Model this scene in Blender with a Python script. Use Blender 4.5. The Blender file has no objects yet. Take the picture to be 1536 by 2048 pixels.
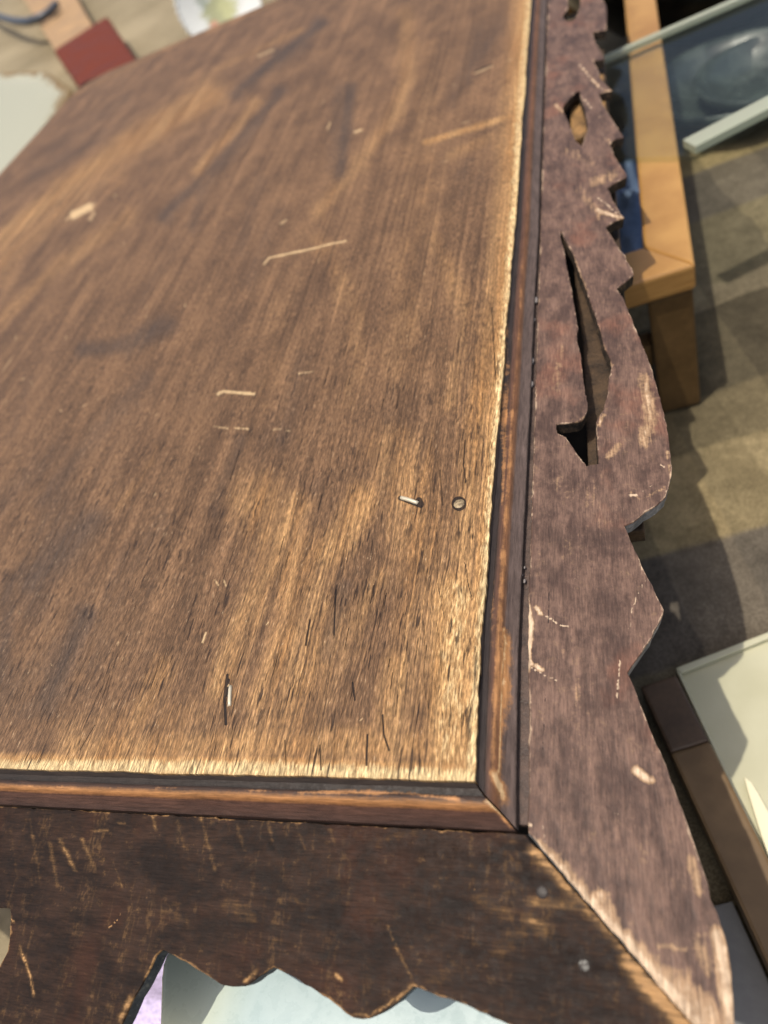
import bpy, bmesh, math, random
import numpy as np
from mathutils import Vector, Matrix
from mathutils.geometry import delaunay_2d_cdt
SC = bpy.context.scene
COL = SC.collection
R_ = math.radians
random.seed(7); RNG = np.random.default_rng(11)

# ------------------------------------------------------------------ camera, sky, sun, exposure
F = 1460.0
ROT = np.array([[0.92266529, -0.11071653, -0.36936514],      # rows: world X, Y, Z in camera (right, down, forward)
                [0.1467676, -0.78495931, 0.60191208],
                [-0.35657822, -0.60957422, -0.70800511]])
CAM = np.array([0.05839729, -0.06629165, 0.19566007])
cd = bpy.data.cameras.new('camera'); cam = bpy.data.objects.new('camera', cd); COL.objects.link(cam)
cd.sensor_fit = 'VERTICAL'; cd.sensor_height = 36.0; cd.sensor_width = 27.0; cd.lens = F/2048*36.0
M = Matrix.Identity(4)
for i in range(3):
    M[i][0] = ROT[i][0]; M[i][1] = -ROT[i][1]; M[i][2] = -ROT[i][2]; M[i][3] = CAM[i]
cam.matrix_world = M
cd.clip_start = 0.01; cd.clip_end = 500
cd.dof.use_dof = True; cd.dof.focus_distance = 0.25; cd.dof.aperture_fstop = 8.8
SC.camera = cam
SUN = np.array([-0.155, -0.16, 1.0]); SUN /= np.linalg.norm(SUN)
w = bpy.data.worlds.new('World'); SC.world = w; w.use_nodes = True
nt = w.node_tree; sky = nt.nodes.new('ShaderNodeTexSky'); sky.sky_type = 'NISHITA'; sky.sun_disc = False; sky.dust_density = 5.0; sky.ozone_density = 0.6
sky.sun_elevation = math.asin(SUN[2]); sky.sun_rotation = math.atan2(SUN[0], SUN[1])
bg = nt.nodes['Background']; bg.inputs[1].default_value = 0.15
nt.links.new(sky.outputs[0], bg.inputs[0])
sl = bpy.data.lights.new('sun', 'SUN'); so = bpy.data.objects.new('sun', sl); COL.objects.link(so)
sl.energy = 3.0; sl.angle = R_(0.53); sl.color = (1.0, 0.93, 0.82)
so.rotation_euler = Vector(SUN).to_track_quat('Z', 'Y').to_euler(); so.location = Vector(SUN)*5
SC.view_settings.view_transform = 'Standard'; SC.view_settings.look = 'None'
SC.view_settings.exposure = 0.08; SC.view_settings.gamma = 1.0

# ------------------------------------------------------------------ tracing: photo pixel -> point on a plane of the place
def ray(px, py): return ROT @ np.array([px-768.0, py-1024.0, F])
def un(px, py, z=0.0):
    d = ray(px, py); return CAM + d*((z-CAM[2])/d[2])
def on_plane(px, py, P0, n):
    d = ray(px, py); return CAM + d*((n @ (P0-CAM))/(n @ d))
def pr(P):
    q = (np.asarray(P, float)-CAM) @ ROT
    return np.stack([768+F*q[..., 0]/q[..., 2], 1024+F*q[..., 1]/q[..., 2]], -1)
class Plane:                                                  # flat face with its own u, v
    def __init__(s, P0, U, V):
        s.P0 = np.array(P0, float); s.U = np.array(U, float); s.V = np.array(V, float); s.n = np.cross(s.U, s.V)
    def uv(s, px, py):
        p = on_plane(px, py, s.P0, s.n)-s.P0; return np.array([p @ s.U, p @ s.V])
    def at(s, uv, d=0.0):
        uv = np.asarray(uv, float); return s.P0 + uv[..., :1]*s.U + uv[..., 1:2]*s.V + d*s.n
def marks(plane, uv, strokes):
    """wear and stain marks: each stroke is (points, radius, strength, softness); result 0..1 per vertex"""
    out = np.zeros(len(uv))
    for pts, r, val, soft in strokes:
        w_ = [plane.uv(*p) for p in pts]
        best = np.full(len(uv), 1e9)
        segs = list(zip(pts[:-1], pts[1:], w_[:-1], w_[1:])) if len(pts) > 1 else [(pts[0], pts[0], w_[0], w_[0])]
        for pa, pb, a, b in segs:
            m = (a+b)/2; e = 1e-4                              # marks keep the ellipse they have on the surface
            J = np.stack([(pr(plane.at(m+[e, 0]))-pr(plane.at(m-[e, 0])))/(2*e), (pr(plane.at(m+[0, e]))-pr(plane.at(m-[0, e])))/(2*e)], 1)
            ab = b-a; L = ab @ ab
            t = np.clip(((uv-a) @ ab)/L, 0, 1)[:, None] if L > 0 else 0
            dd = (uv-(a+t*ab)) @ J.T
            best = np.minimum(best, np.sqrt((dd**2).sum(1)))
        k = np.clip(1-(best/r-(1-soft))/max(soft, 1e-3), 0, 1)
        k = k*k*(3-2*k)*val
        out = np.maximum(out, k) if val > 0 else np.clip(out+k, 0, 1)
    return out

# ------------------------------------------------------------------ object helpers
def link(name, me, mat=None, parent=None):
    o = bpy.data.objects.new(name, me); COL.objects.link(o)
    if mat is not None and not me.materials:
        for m in (mat if isinstance(mat, (list, tuple)) else [mat]): me.materials.append(m)
    if parent is not None: o.parent = parent
    return o
def mesh_from(name, verts, faces, smooth=False, attrs=None, mi=None):
    me = bpy.data.meshes.new(name); me.from_pydata([tuple(v) for v in verts], [], [tuple(int(i) for i in f) for f in faces])
    me.validate(clean_customdata=False)
    if attrs:
        for k, a in attrs.items():
            at = me.attributes.new(k, 'FLOAT', 'POINT'); at.data.foreach_set('value', np.asarray(a, np.float32))
    if smooth: me.polygons.foreach_set('use_smooth', [True]*len(me.polygons))
    if mi is not None: me.polygons.foreach_set('material_index', np.asarray(mi, np.int32))
    me.update(); return me
def bm_obj(name, bm, mat, parent=None, smooth=False):
    bmesh.ops.recalc_face_normals(bm, faces=bm.faces)
    me = bpy.data.meshes.new(name); bm.to_mesh(me); bm.free()
    if smooth: me.polygons.foreach_set('use_smooth', [True]*len(me.polygons))
    return link(name, me, mat, parent)
def empty(name, loc, label, cat, group=None):
    o = bpy.data.objects.new(name, None); COL.objects.link(o); o.location = loc; o.empty_display_size = 0.02
    o['label'] = label; o['category'] = cat
    if group: o['group'] = group
    return o
def tag(o, label, cat, group=None):
    o['label'] = label; o['category'] = cat
    if group: o['group'] = group
    return o
def prism(bm, poly, z0, z1, bevel=0.0, seg=2):
    """vertical prism from a list of xy points"""
    b = bmesh.new()
    vs = [b.verts.new((p[0], p[1], z0)) for p in poly]; f = b.faces.new(vs)
    r = bmesh.ops.extrude_face_region(b, geom=[f])
    for g in r['geom']:
        if isinstance(g, bmesh.types.BMVert): g.co.z = z1
    bmesh.ops.recalc_face_normals(b, faces=b.faces)
    if bevel: bmesh.ops.bevel(b, geom=b.edges[:], offset=bevel, segments=seg, profile=0.6, affect='EDGES')
    me = bpy.data.meshes.new('tmp'); b.to_mesh(me); b.free(); bm.from_mesh(me); bpy.data.meshes.remove(me)
def box(bm, c, s, rz=0.0, bevel=0.0):
    co, si = math.cos(rz), math.sin(rz)
    P = [(c[0]+co*x*s[0]/2-si*y*s[1]/2, c[1]+si*x*s[0]/2+co*y*s[1]/2) for x, y in ((-1, -1), (1, -1), (1, 1), (-1, 1))]
    prism(bm, P, c[2]-s[2]/2, c[2]+s[2]/2, bevel)
def lathe(bm, prof, c, n=48, wob=None):
    rows = []
    for r, z in prof:
        row = []
        for k in range(n):
            a = 2*math.pi*k/n; rr = r*(wob(a, r) if wob else 1)
            row.append(bm.verts.new((c[0]+rr*math.cos(a), c[1]+rr*math.sin(a), c[2]+z)))
        rows.append(row)
    for a, b in zip(rows[:-1], rows[1:]):
        for k in range(n): bm.faces.new((a[k], a[(k+1) % n], b[(k+1) % n], b[k]))
    if prof[0][0] > 1e-6: bm.faces.new(rows[0])
    if prof[-1][0] > 1e-6: bm.faces.new(rows[-1])
def tube(bm, pts, r, n=10):
    pts = [Vector(p) for p in pts]; rows = []
    for i, p in enumerate(pts):
        d = (pts[min(i+1, len(pts)-1)]-pts[max(i-1, 0)]).normalized()
        u = d.cross(Vector((0, 0, 1))); u = u.normalized() if u.length > 1e-4 else Vector((1, 0, 0)); v = u.cross(d)
        rows.append([bm.verts.new(p+r*(math.cos(2*math.pi*k/n)*u+math.sin(2*math.pi*k/n)*v)) for k in range(n)])
    for a, b in zip(rows[:-1], rows[1:]):
        for k in range(n): bm.faces.new((a[k], a[(k+1) % n], b[(k+1) % n], b[k]))
    bm.faces.new(rows[0]); bm.faces.new(rows[-1])

# ------------------------------------------------------------------ node helpers
class NT:
    def __init__(s, name):
        s.m = bpy.data.materials.new(name); s.m.use_nodes = True; s.t = s.m.node_tree
        s.b = s.t.nodes['Principled BSDF']; s.out = s.t.nodes['Material Output']
        s.co = s.t.nodes.new('ShaderNodeTexCoord').outputs['Object']
    def N(s, ty, **kw):
        n = s.t.nodes.new(ty)
        for k, v in kw.items(): setattr(n, k, v)
        return n
    def put(s, sock, v):
        if isinstance(v, bpy.types.NodeSocket): s.t.links.new(v, sock)
        elif isinstance(v, (tuple, list)): sock.default_value = tuple(v) + ((1,) if len(v) == 3 and sock.type == 'RGBA' else ())
        else: sock.default_value = v
    def math(s, op, a, b=0.0, c=None, clamp=False):
        n = s.N('ShaderNodeMath', operation=op, use_clamp=clamp); s.put(n.inputs[0], a); s.put(n.inputs[1], b)
        if c is not None: s.put(n.inputs[2], c)
        return n.outputs[0]
    def mul(s, a, b): return s.math('MULTIPLY', a, b)
    def add(s, a, b): return s.math('ADD', a, b)
    def scale(s, sc, src=None, rot=(0, 0, 0), loc=(0, 0, 0)):
        n = s.N('ShaderNodeMapping'); s.put(n.inputs[0], src if src is not None else s.co)
        n.inputs['Scale'].default_value = sc; n.inputs['Rotation'].default_value = rot; n.inputs['Location'].default_value = loc
        return n.outputs[0]
    def noise(s, sc, src=None, detail=3.0, rough=0.55, dist=0.0, loc=(0, 0, 0), scale=1.0):
        n = s.N('ShaderNodeTexNoise'); s.put(n.inputs['Vector'], s.scale(sc, src, loc=loc))
        n.inputs['Scale'].default_value = scale; n.inputs['Detail'].default_value = detail
        n.inputs['Roughness'].default_value = rough; n.inputs['Distortion'].default_value = dist
        return n.outputs['Fac']
    def mapr(s, v, a, b, c=0.0, d=1.0, smooth=True):
        n = s.N('ShaderNodeMapRange', interpolation_type='SMOOTHSTEP' if smooth else 'LINEAR')
        for i, x in enumerate((v, a, b, c, d)): s.put(n.inputs[i], x)
        return n.outputs[0]
    def mix(s, f, a, b, mode='MIX'):
        n = s.N('ShaderNodeMix', data_type='RGBA', blend_type=mode); s.put(n.inputs[0], f); s.put(n.inputs[6], a); s.put(n.inputs[7], b)
        return n.outputs[2]
    def attr(s, name): return s.N('ShaderNodeAttribute', attribute_name=name).outputs['Fac']
    def bump(s, h, strength=0.5, dist=0.001, nrm=None):
        n = s.N('ShaderNodeBump'); n.inputs['Strength'].default_value = strength; n.inputs['Distance'].default_value = dist
        s.put(n.inputs['Height'], h)
        if nrm is not None: s.put(n.inputs['Normal'], nrm)
        return n.outputs[0]
    def fin(s, col=None, rough=0.6, spec=0.4, nrm=None, **kw):
        if col is not None: s.put(s.b.inputs['Base Color'], col)
        s.put(s.b.inputs['Roughness'], rough); s.put(s.b.inputs['Specular IOR Level'], spec)
        if nrm is not None: s.put(s.b.inputs['Normal'], nrm)
        for k, v in kw.items(): s.put(s.b.inputs[k.replace('_', ' ')], v)
        return s.m
def simple(name, col, rough=0.6, var=0.25, sc=60, spec=0.4, bump=0.2, **kw):
    t = NT(name); n = t.noise((sc, sc, sc), detail=5); n2 = t.noise((sc*9, sc*9, sc*9), detail=3)
    f = t.add(t.mul(n, 0.7), t.mul(n2, 0.3))
    c = t.mix(t.mapr(f, 0.3, 0.7), tuple(x*(1-var) for x in col), tuple(min(1, x*(1+var)) for x in col))
    return t.fin(c, t.mapr(n, 0.3, 0.7, rough-0.08, rough+0.08), spec, t.bump(f, bump, 0.002), **kw)

# ------------------------------------------------------------------ wood materials
def wood_top():
    t = NT('worn_top_wood')
    B, D, S, K = (t.attr(k) for k in ('bare', 'stain', 'scratch', 'crack'))
    warp = t.noise((60, 14, 1), detail=2)
    co = t.N('ShaderNodeVectorMath', operation='ADD'); t.put(co.inputs[0], t.co)
    cx = t.N('ShaderNodeCombineXYZ'); t.put(cx.inputs[0], t.mul(t.math('SUBTRACT', warp, 0.5), 0.006)); t.put(co.inputs[1], cx.outputs[0]); wc = co.outputs[0]
    fib = t.noise((1700, 270, 1), wc, detail=4, rough=0.65)
    fib2 = t.noise((640, 80, 1), wc, detail=4, rough=0.62, loc=(3, 1, 0))
    band = t.noise((95, 9, 1), wc, detail=5, rough=0.6)
    line = t.noise((1000, 5, 1), wc, detail=4, rough=0.6, loc=(8, 1, 0)); line2 = t.noise((330, 3, 1), wc, detail=3, rough=0.5, loc=(3, 5, 0))
    cloud = t.noise((48, 24, 1), detail=6, rough=0.65, loc=(5, 2, 0))
    mott = t.noise((240, 110, 1), detail=5, rough=0.68, loc=(1, 7, 0))
    pore = t.noise((900, 85, 1), wc, detail=2, rough=0.5, loc=(9, 4, 0))
    poreZ = t.noise((70, 26, 1), detail=2, loc=(2, 8, 0))
    sep = t.N('ShaderNodeSeparateXYZ'); t.put(sep.inputs[0], t.co)
    near = t.mapr(sep.outputs[1], 0.02, 0.42, 1.0, 0.15)
    far = t.mapr(sep.outputs[1], 0.12, 0.6, 0.0, 1.0)
    nz = t.mapr(far, 0, 1, 1.0, 0.35, smooth=False)
    bsel = t.mix(t.mul(far, 0.85), t.add(t.mul(band, 0.55), t.mul(cloud, 0.45)), t.add(t.mul(cloud, 0.7), t.mul(t.noise((14, 7, 1), detail=4, loc=(2, 2, 2)), 0.3)))
    base = t.mix(t.mapr(bsel, 0.36, 0.64), (0.108, 0.059, 0.030), (0.200, 0.110, 0.054))
    bb = t.mapr(t.add(B, t.mul(nz, t.add(t.add(t.mul(t.math('SUBTRACT', mott, 0.5), 0.28), t.mul(t.math('SUBTRACT', cloud, 0.5), 0.45)), t.mul(t.math('SUBTRACT', line, 0.5), 0.5)))), 0.16, 0.76)
    gold = t.mix(t.mapr(band, 0.35, 0.65), (0.34, 0.172, 0.060), (0.47, 0.270, 0.110))
    pale = t.mapr(t.add(B, t.add(t.mul(t.math('SUBTRACT', fib, 0.5), 0.6), t.mul(t.math('SUBTRACT', mott, 0.5), 0.6))), 0.64, 0.96)
    gold = t.mix(pale, gold, (0.60, 0.445, 0.225))
    c = t.mix(bb, base, gold)
    dd = t.mapr(t.add(D, t.add(t.mul(t.math('SUBTRACT', mott, 0.5), 0.35), t.mul(t.math('SUBTRACT', line, 0.5), 0.7))), 0.16, 0.8)
    c = t.mix(t.mul(dd, 0.84), c, (0.058, 0.041, 0.031))
    fib3 = t.noise((2700, 420, 1), wc, detail=3, rough=0.6, loc=(6, 3, 0))
    fb = t.mul(t.mapr(fib, 0.38, 0.62, 0.60, 1.38, smooth=False), t.mapr(fib3, 0.36, 0.64, 0.74, 1.26, smooth=False))
    near2 = t.mapr(sep.outputs[1], 0.10, 0.55, 1.0, 0.0)
    fb2 = t.math('ADD', t.mul(t.math('SUBTRACT', t.mapr(fib2, 0.3, 0.7, 0.86, 1.12, smooth=False), 1.0), t.mapr(near2, 0, 1, 0.25, 1.0, smooth=False)), 1.0)
    lm = t.mul(t.mapr(line, 0.40, 0.60, 0.80, 1.16, smooth=False), t.mapr(line2, 0.38, 0.62, 0.88, 1.10, smooth=False))
    g = t.N('ShaderNodeCombineColor'); gm = t.mul(lm, t.mul(fb, fb2))
    for i in range(3): t.put(g.inputs[i], gm)
    c = t.mix(1.0, c, g.outputs[0], 'MULTIPLY')
    fl = t.mul(t.mapr(fib, 0.60, 0.70), t.mapr(mott, 0.44, 0.62))
    c = t.mix(t.mul(fl, t.mul(near, 0.7)), c, (0.66, 0.49, 0.30))
    pm = t.mul(t.mapr(pore, 0.585, 0.655), t.mul(t.mapr(poreZ, 0.38, 0.58), near))
    pore2 = t.mul(t.mapr(t.noise((2100, 170, 1), wc, detail=2, rough=0.5, loc=(4, 9, 0)), 0.56, 0.66), t.mul(near, t.mapr(poreZ, 0.30, 0.62, 0.25, 0.75)))
    c = t.mix(pore2, c, (0.055, 0.032, 0.018))
    c = t.mix(t.mul(pm, 0.85), c, (0.022, 0.013, 0.010))
    kk = t.mapr(t.add(K, t.mul(t.math('SUBTRACT', fib, 0.5), 0.5)), 0.35, 0.7)
    c = t.mix(t.mul(kk, 0.92), c, (0.012, 0.008, 0.007))
    ss = t.mul(t.mapr(t.add(S, t.mul(nz, t.add(t.mul(t.math('SUBTRACT', fib, 0.5), 1.3), t.mul(t.math('SUBTRACT', mott, 0.5), 0.8)))), 0.30, 0.85), 0.85)
    c = t.mix(ss, c, (0.60, 0.42, 0.22))
    h = t.add(t.add(t.add(t.mul(fib, 0.8), t.mul(fib3, 0.5)), t.mul(fib2, 0.3)), t.add(t.mul(pm, -0.8), t.add(t.mul(kk, -1.5), t.mul(ss, -0.3))))
    n1 = t.bump(h, 0.8, 0.0006)
    n2 = t.bump(t.noise((55, 38, 1), detail=3), 0.25, 0.0022, n1)
    return t.fin(c, t.mapr(bb, 0, 1, 0.55, 0.68), 0.26, n2)
def wood_skirt(name, dark, light, bare, paleb, rough, along, fleck=0.5, spec=0.4, wr=(0.24, 0.62)):
    """stained fretwork board; along = axis of the grain in object space (0 = x, 1 = y)"""
    t = NT(name)
    B, D, S, E = (t.attr(k) for k in ('bare', 'stain', 'scratch', 'edge'))
    def sc(a, b): return (b, a, 300) if along == 0 else (a, b, 300)
    fib = t.noise(sc(1900, 190), detail=3, rough=0.65)
    fib2 = t.noise(sc(700, 60), detail=3, rough=0.6, loc=(2, 2, 2))
    cloud = t.noise((150, 60, 100) if along == 1 else (60, 150, 100), detail=6, rough=0.66, loc=(3, 1, 0))
    mott = t.noise((420, 420, 420), detail=4, rough=0.7)
    base = t.mix(t.mapr(t.add(t.mul(cloud, 0.75), t.mul(mott, 0.25)), 0.38, 0.62), dark, light)
    warm = t.mapr(t.noise((38, 30, 38), detail=4, loc=(7, 7, 1)), 0.52, 0.68)
    base = t.mix(t.mul(warm, 0.55), base, tuple(l*k for l, k in zip(light, (1.35, 0.98, 0.82))))
    dk = t.mapr(t.add(D, t.add(t.mul(t.math('SUBTRACT', mott, 0.5), 0.6), t.mul(t.math('SUBTRACT', cloud, 0.5), 0.8))), 0.25, 0.85)
    base = t.mix(t.mul(dk, 0.75), base, tuple(x*0.45 for x in dark))
    wear = t.add(t.mul(B, 1.15), t.add(t.mul(t.math('SUBTRACT', mott, 0.5), 0.9), t.mul(t.math('SUBTRACT', fib2, 0.5), 0.9)))
    bw = t.mapr(wear, *wr)
    rub = t.mul(t.mapr(t.noise((300, 300, 300), detail=5, rough=0.72, loc=(4, 4, 4)), 0.56, 0.72), fleck)
    bw = t.math('MAXIMUM', bw, t.mul(rub, t.mapr(cloud, 0.38, 0.62)))
    if along == 0:
        saw = t.mul(t.mapr(t.noise((300, 16, 16), detail=2, rough=.5, dist=.4, loc=(1, 0, 0)), .53, .66), t.mul(t.mapr(t.noise((900, 500, 500), detail=3), .42, .62), t.mapr(cloud, .40, .60)))
        base = t.mix(t.mul(saw, .55), base, bare)
    c = t.mix(bw, base, t.mix(t.mapr(wear, 0.55, 1.0), bare, paleb))
    ew = t.mapr(t.add(t.mul(E, 0.75), t.add(t.mul(t.math('SUBTRACT', mott, 0.5), 1.2), t.mul(t.math('SUBTRACT', cloud, 0.5), 2.2))), 0.62, 1.0)
    c = t.mix(t.mul(ew, 0.6), c, paleb)
    g = t.N('ShaderNodeCombineColor'); gm = t.mul(t.mapr(fib, 0.36, 0.64, 0.76, 1.26, smooth=False), t.mapr(fib2, 0.3, 0.7, 0.84, 1.18, smooth=False))
    for i in range(3): t.put(g.inputs[i], gm)
    c = t.mix(1.0, c, g.outputs[0], 'MULTIPLY')
    ss = t.mapr(t.add(S, t.mul(t.math('SUBTRACT', fib, 0.5), 0.9)), 0.38, 0.8)
    c = t.mix(ss, c, paleb)
    K = t.mapr(t.add(t.attr('crack'), t.mul(t.math('SUBTRACT', fib, 0.5), 0.4)), 0.4, 0.7)
    c = t.mix(t.mul(K, 0.9), c, (0.012, 0.009, 0.009))
    h = t.add(t.add(t.mul(fib, 0.5), t.mul(mott, 0.35)), t.add(t.mul(fib2, 0.3), t.mul(K, -1.2)))
    n1 = t.bump(h, 0.35, 0.0005); n2 = t.bump(cloud, 0.3, 0.002, n1)
    return t.fin(c, t.mapr(mott, 0.3, 0.7, rough-0.06, rough+0.14), spec, n2)
def edge_wood(name, a, b, pale):
    t = NT(name); n = t.noise((260, 260, 260), detail=5, rough=0.65); n2 = t.noise((1500, 1500, 500), detail=3)
    c = t.mix(t.mapr(n, 0.35, 0.65), a, b)
    c = t.mix(t.mapr(t.add(t.mul(n2, 0.4), t.mul(n, 0.6)), 0.56, 0.66), c, pale)
    return t.fin(c, 0.7, 0.3, t.bump(t.add(n, n2), 0.6, 0.0006))
def wood_mould(name, along, stops):
    """moulding: attribute 'prof' runs across the profile, 'bare' adds wear"""
    t = NT(name); P, B = t.attr('prof'), t.attr('bare')
    sc = (120, 1500, 700) if along == 0 else (1500, 120, 700)
    fib = t.noise(sc, detail=3, rough=0.65); cl = t.noise((80, 80, 80), detail=4, loc=(1, 1, 1)); mo = t.noise((700, 700, 700), detail=4, rough=0.7)
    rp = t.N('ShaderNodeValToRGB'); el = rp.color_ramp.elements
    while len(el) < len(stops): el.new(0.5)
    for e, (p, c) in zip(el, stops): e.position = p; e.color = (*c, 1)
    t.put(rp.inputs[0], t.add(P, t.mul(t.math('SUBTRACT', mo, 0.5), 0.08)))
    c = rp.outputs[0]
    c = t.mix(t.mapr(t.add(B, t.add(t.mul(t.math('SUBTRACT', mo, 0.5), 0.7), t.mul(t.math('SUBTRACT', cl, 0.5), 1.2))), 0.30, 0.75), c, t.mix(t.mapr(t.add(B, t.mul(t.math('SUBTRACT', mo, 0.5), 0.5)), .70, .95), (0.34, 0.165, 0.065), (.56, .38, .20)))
    g = t.N('ShaderNodeCombineColor'); gm = t.mul(t.mapr(fib, 0.3, 0.7, 0.66, 1.34, smooth=False), t.mapr(cl, 0.3, 0.7, 0.8, 1.2, smooth=False))
    for i in range(3): t.put(g.inputs[i], gm)
    c = t.mix(1.0, c, g.outputs[0], 'MULTIPLY')
    return t.fin(c, t.mapr(mo, 0.3, 0.7, 0.45, 0.66), 0.28, t.bump(t.add(t.mul(fib, 0.6), t.mul(mo, 0.5)), 0.5, 0.0005))

M_TOP = wood_top()
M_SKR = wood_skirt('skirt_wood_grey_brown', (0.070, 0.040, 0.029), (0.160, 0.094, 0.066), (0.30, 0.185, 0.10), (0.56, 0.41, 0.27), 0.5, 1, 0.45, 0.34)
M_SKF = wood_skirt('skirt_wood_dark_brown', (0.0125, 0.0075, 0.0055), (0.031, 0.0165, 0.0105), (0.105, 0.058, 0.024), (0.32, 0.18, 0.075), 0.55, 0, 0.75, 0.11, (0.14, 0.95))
M_EDR = edge_wood('grey_edge', (0.15, 0.155, 0.16), (0.33, 0.32, 0.31), (0.62, 0.58, 0.52))  # cut edges of the right skirt, mottled grey with pale flecks
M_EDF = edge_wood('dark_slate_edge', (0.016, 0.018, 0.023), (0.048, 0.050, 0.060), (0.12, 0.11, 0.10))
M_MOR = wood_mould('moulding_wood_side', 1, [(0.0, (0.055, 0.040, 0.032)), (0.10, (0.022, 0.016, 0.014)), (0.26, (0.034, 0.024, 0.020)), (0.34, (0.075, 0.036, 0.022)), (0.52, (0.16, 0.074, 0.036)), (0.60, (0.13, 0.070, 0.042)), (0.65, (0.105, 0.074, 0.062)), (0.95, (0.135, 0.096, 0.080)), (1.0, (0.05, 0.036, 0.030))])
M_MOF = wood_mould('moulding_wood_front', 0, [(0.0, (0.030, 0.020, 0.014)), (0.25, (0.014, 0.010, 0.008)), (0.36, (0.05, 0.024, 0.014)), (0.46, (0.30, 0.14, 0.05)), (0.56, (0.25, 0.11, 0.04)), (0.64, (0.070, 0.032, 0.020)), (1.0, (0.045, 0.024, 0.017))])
M_EDH = edge_wood('dark_fretwork_edge', (0.020, 0.016, 0.012), (0.06, 0.042, 0.028), (0.20, 0.13, 0.07))
M_DARK = simple('dark_inner_wood', (0.035, 0.024, 0.016), 0.7, 0.4, 120)
M_BACK = simple('brown_backing_wood', (0.055, 0.033, 0.017), 0.7, 0.75, 90, bump=0.6)

# ================================================================== THE CABINET
cab = empty('wooden_cabinet', (-0.30, 0.45, -0.2), 'old dark wooden cabinet with a worn moulded top and pierced scalloped skirt, in the foreground', 'cabinet')
bpy.context.view_layer.update()
def part(o): o.parent = cab; o.matrix_parent_inverse = cab.matrix_world.inverted(); return o
XL, YB, CR = -0.603, 0.906, 0.018
EY = np.array([0, .0008, .0164, .035, .0519, .0702, .0884, .1097, .1283, .1584, .1791, .2092, .2372, .2645, .296, .345, .4, .466, .545, .59, .906])
EX = np.array([-.0005, -.0006, -.0013, -.0018, -.0020, -.0021, -.0020, -.0017, -.0016, -.0014, -.0013, -.0012, -.0010, -.0006, -.0004, -.0006, -.0006, -.0005, -.0005, -.0004, 0])
def xe(y): return np.interp(y, EY, EX)
# ---- top board: one fine sheet plus its sides
NX, NY = 760, 900
yy = np.interp(np.linspace(0, 1, NY), [0, .40, .66, 1], [0, .13, .36, 1])
yy = yy*YB
uu = np.linspace(0, 1, NX)
Y, U = np.meshgrid(yy, uu, indexing='ij')
wv = np.minimum(0.2+0.85*Y, 0.56)
X = np.where(U < 0.9, -U/0.9*wv, -wv-(U-0.9)/0.1*(0.603-wv))
Xr = xe(Y); X = Xr + X*(0.603+Xr)/0.603
rad = 0.05                                                     # the far corner is rounded
q = np.clip(rad-(X-XL), 0, rad); lim = YB-rad+np.sqrt(np.maximum(rad**2-q**2, 0))
Y2 = Y*np.where(X < XL+rad, lim/YB, 1)
def wobble(v, k0, n=14):                                         # smooth random outline
    r = np.random.default_rng(5); o_ = 0
    for i_ in range(n): o_ = o_ + np.sin(v*k0*(1.35**i_)+r.uniform(0, 6.3))/(1.16**i_)
    return o_/2.2
Y2 = Y2 + np.clip(1-Y/0.003, 0, 1)*wobble(X, 60)*0.00022         # ragged worn arris
X = X + np.clip(1-U/0.006, 0, 1)*wobble(Y+1, 50, 12)*0.00030
Z = 0*Y
V = np.stack([X, Y2, Z], -1).reshape(-1, 3)
idx = np.arange(NX*NY).reshape(NY, NX)
Fq = np.stack([idx[:-1, 1:], idx[:-1, :-1], idx[1:, :-1], idx[1:, 1:]], -1).reshape(-1, 4)
TOP = Plane((0, 0, 0), (1, 0, 0), (0, 1, 0))
uv = V[:, :2]
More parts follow.
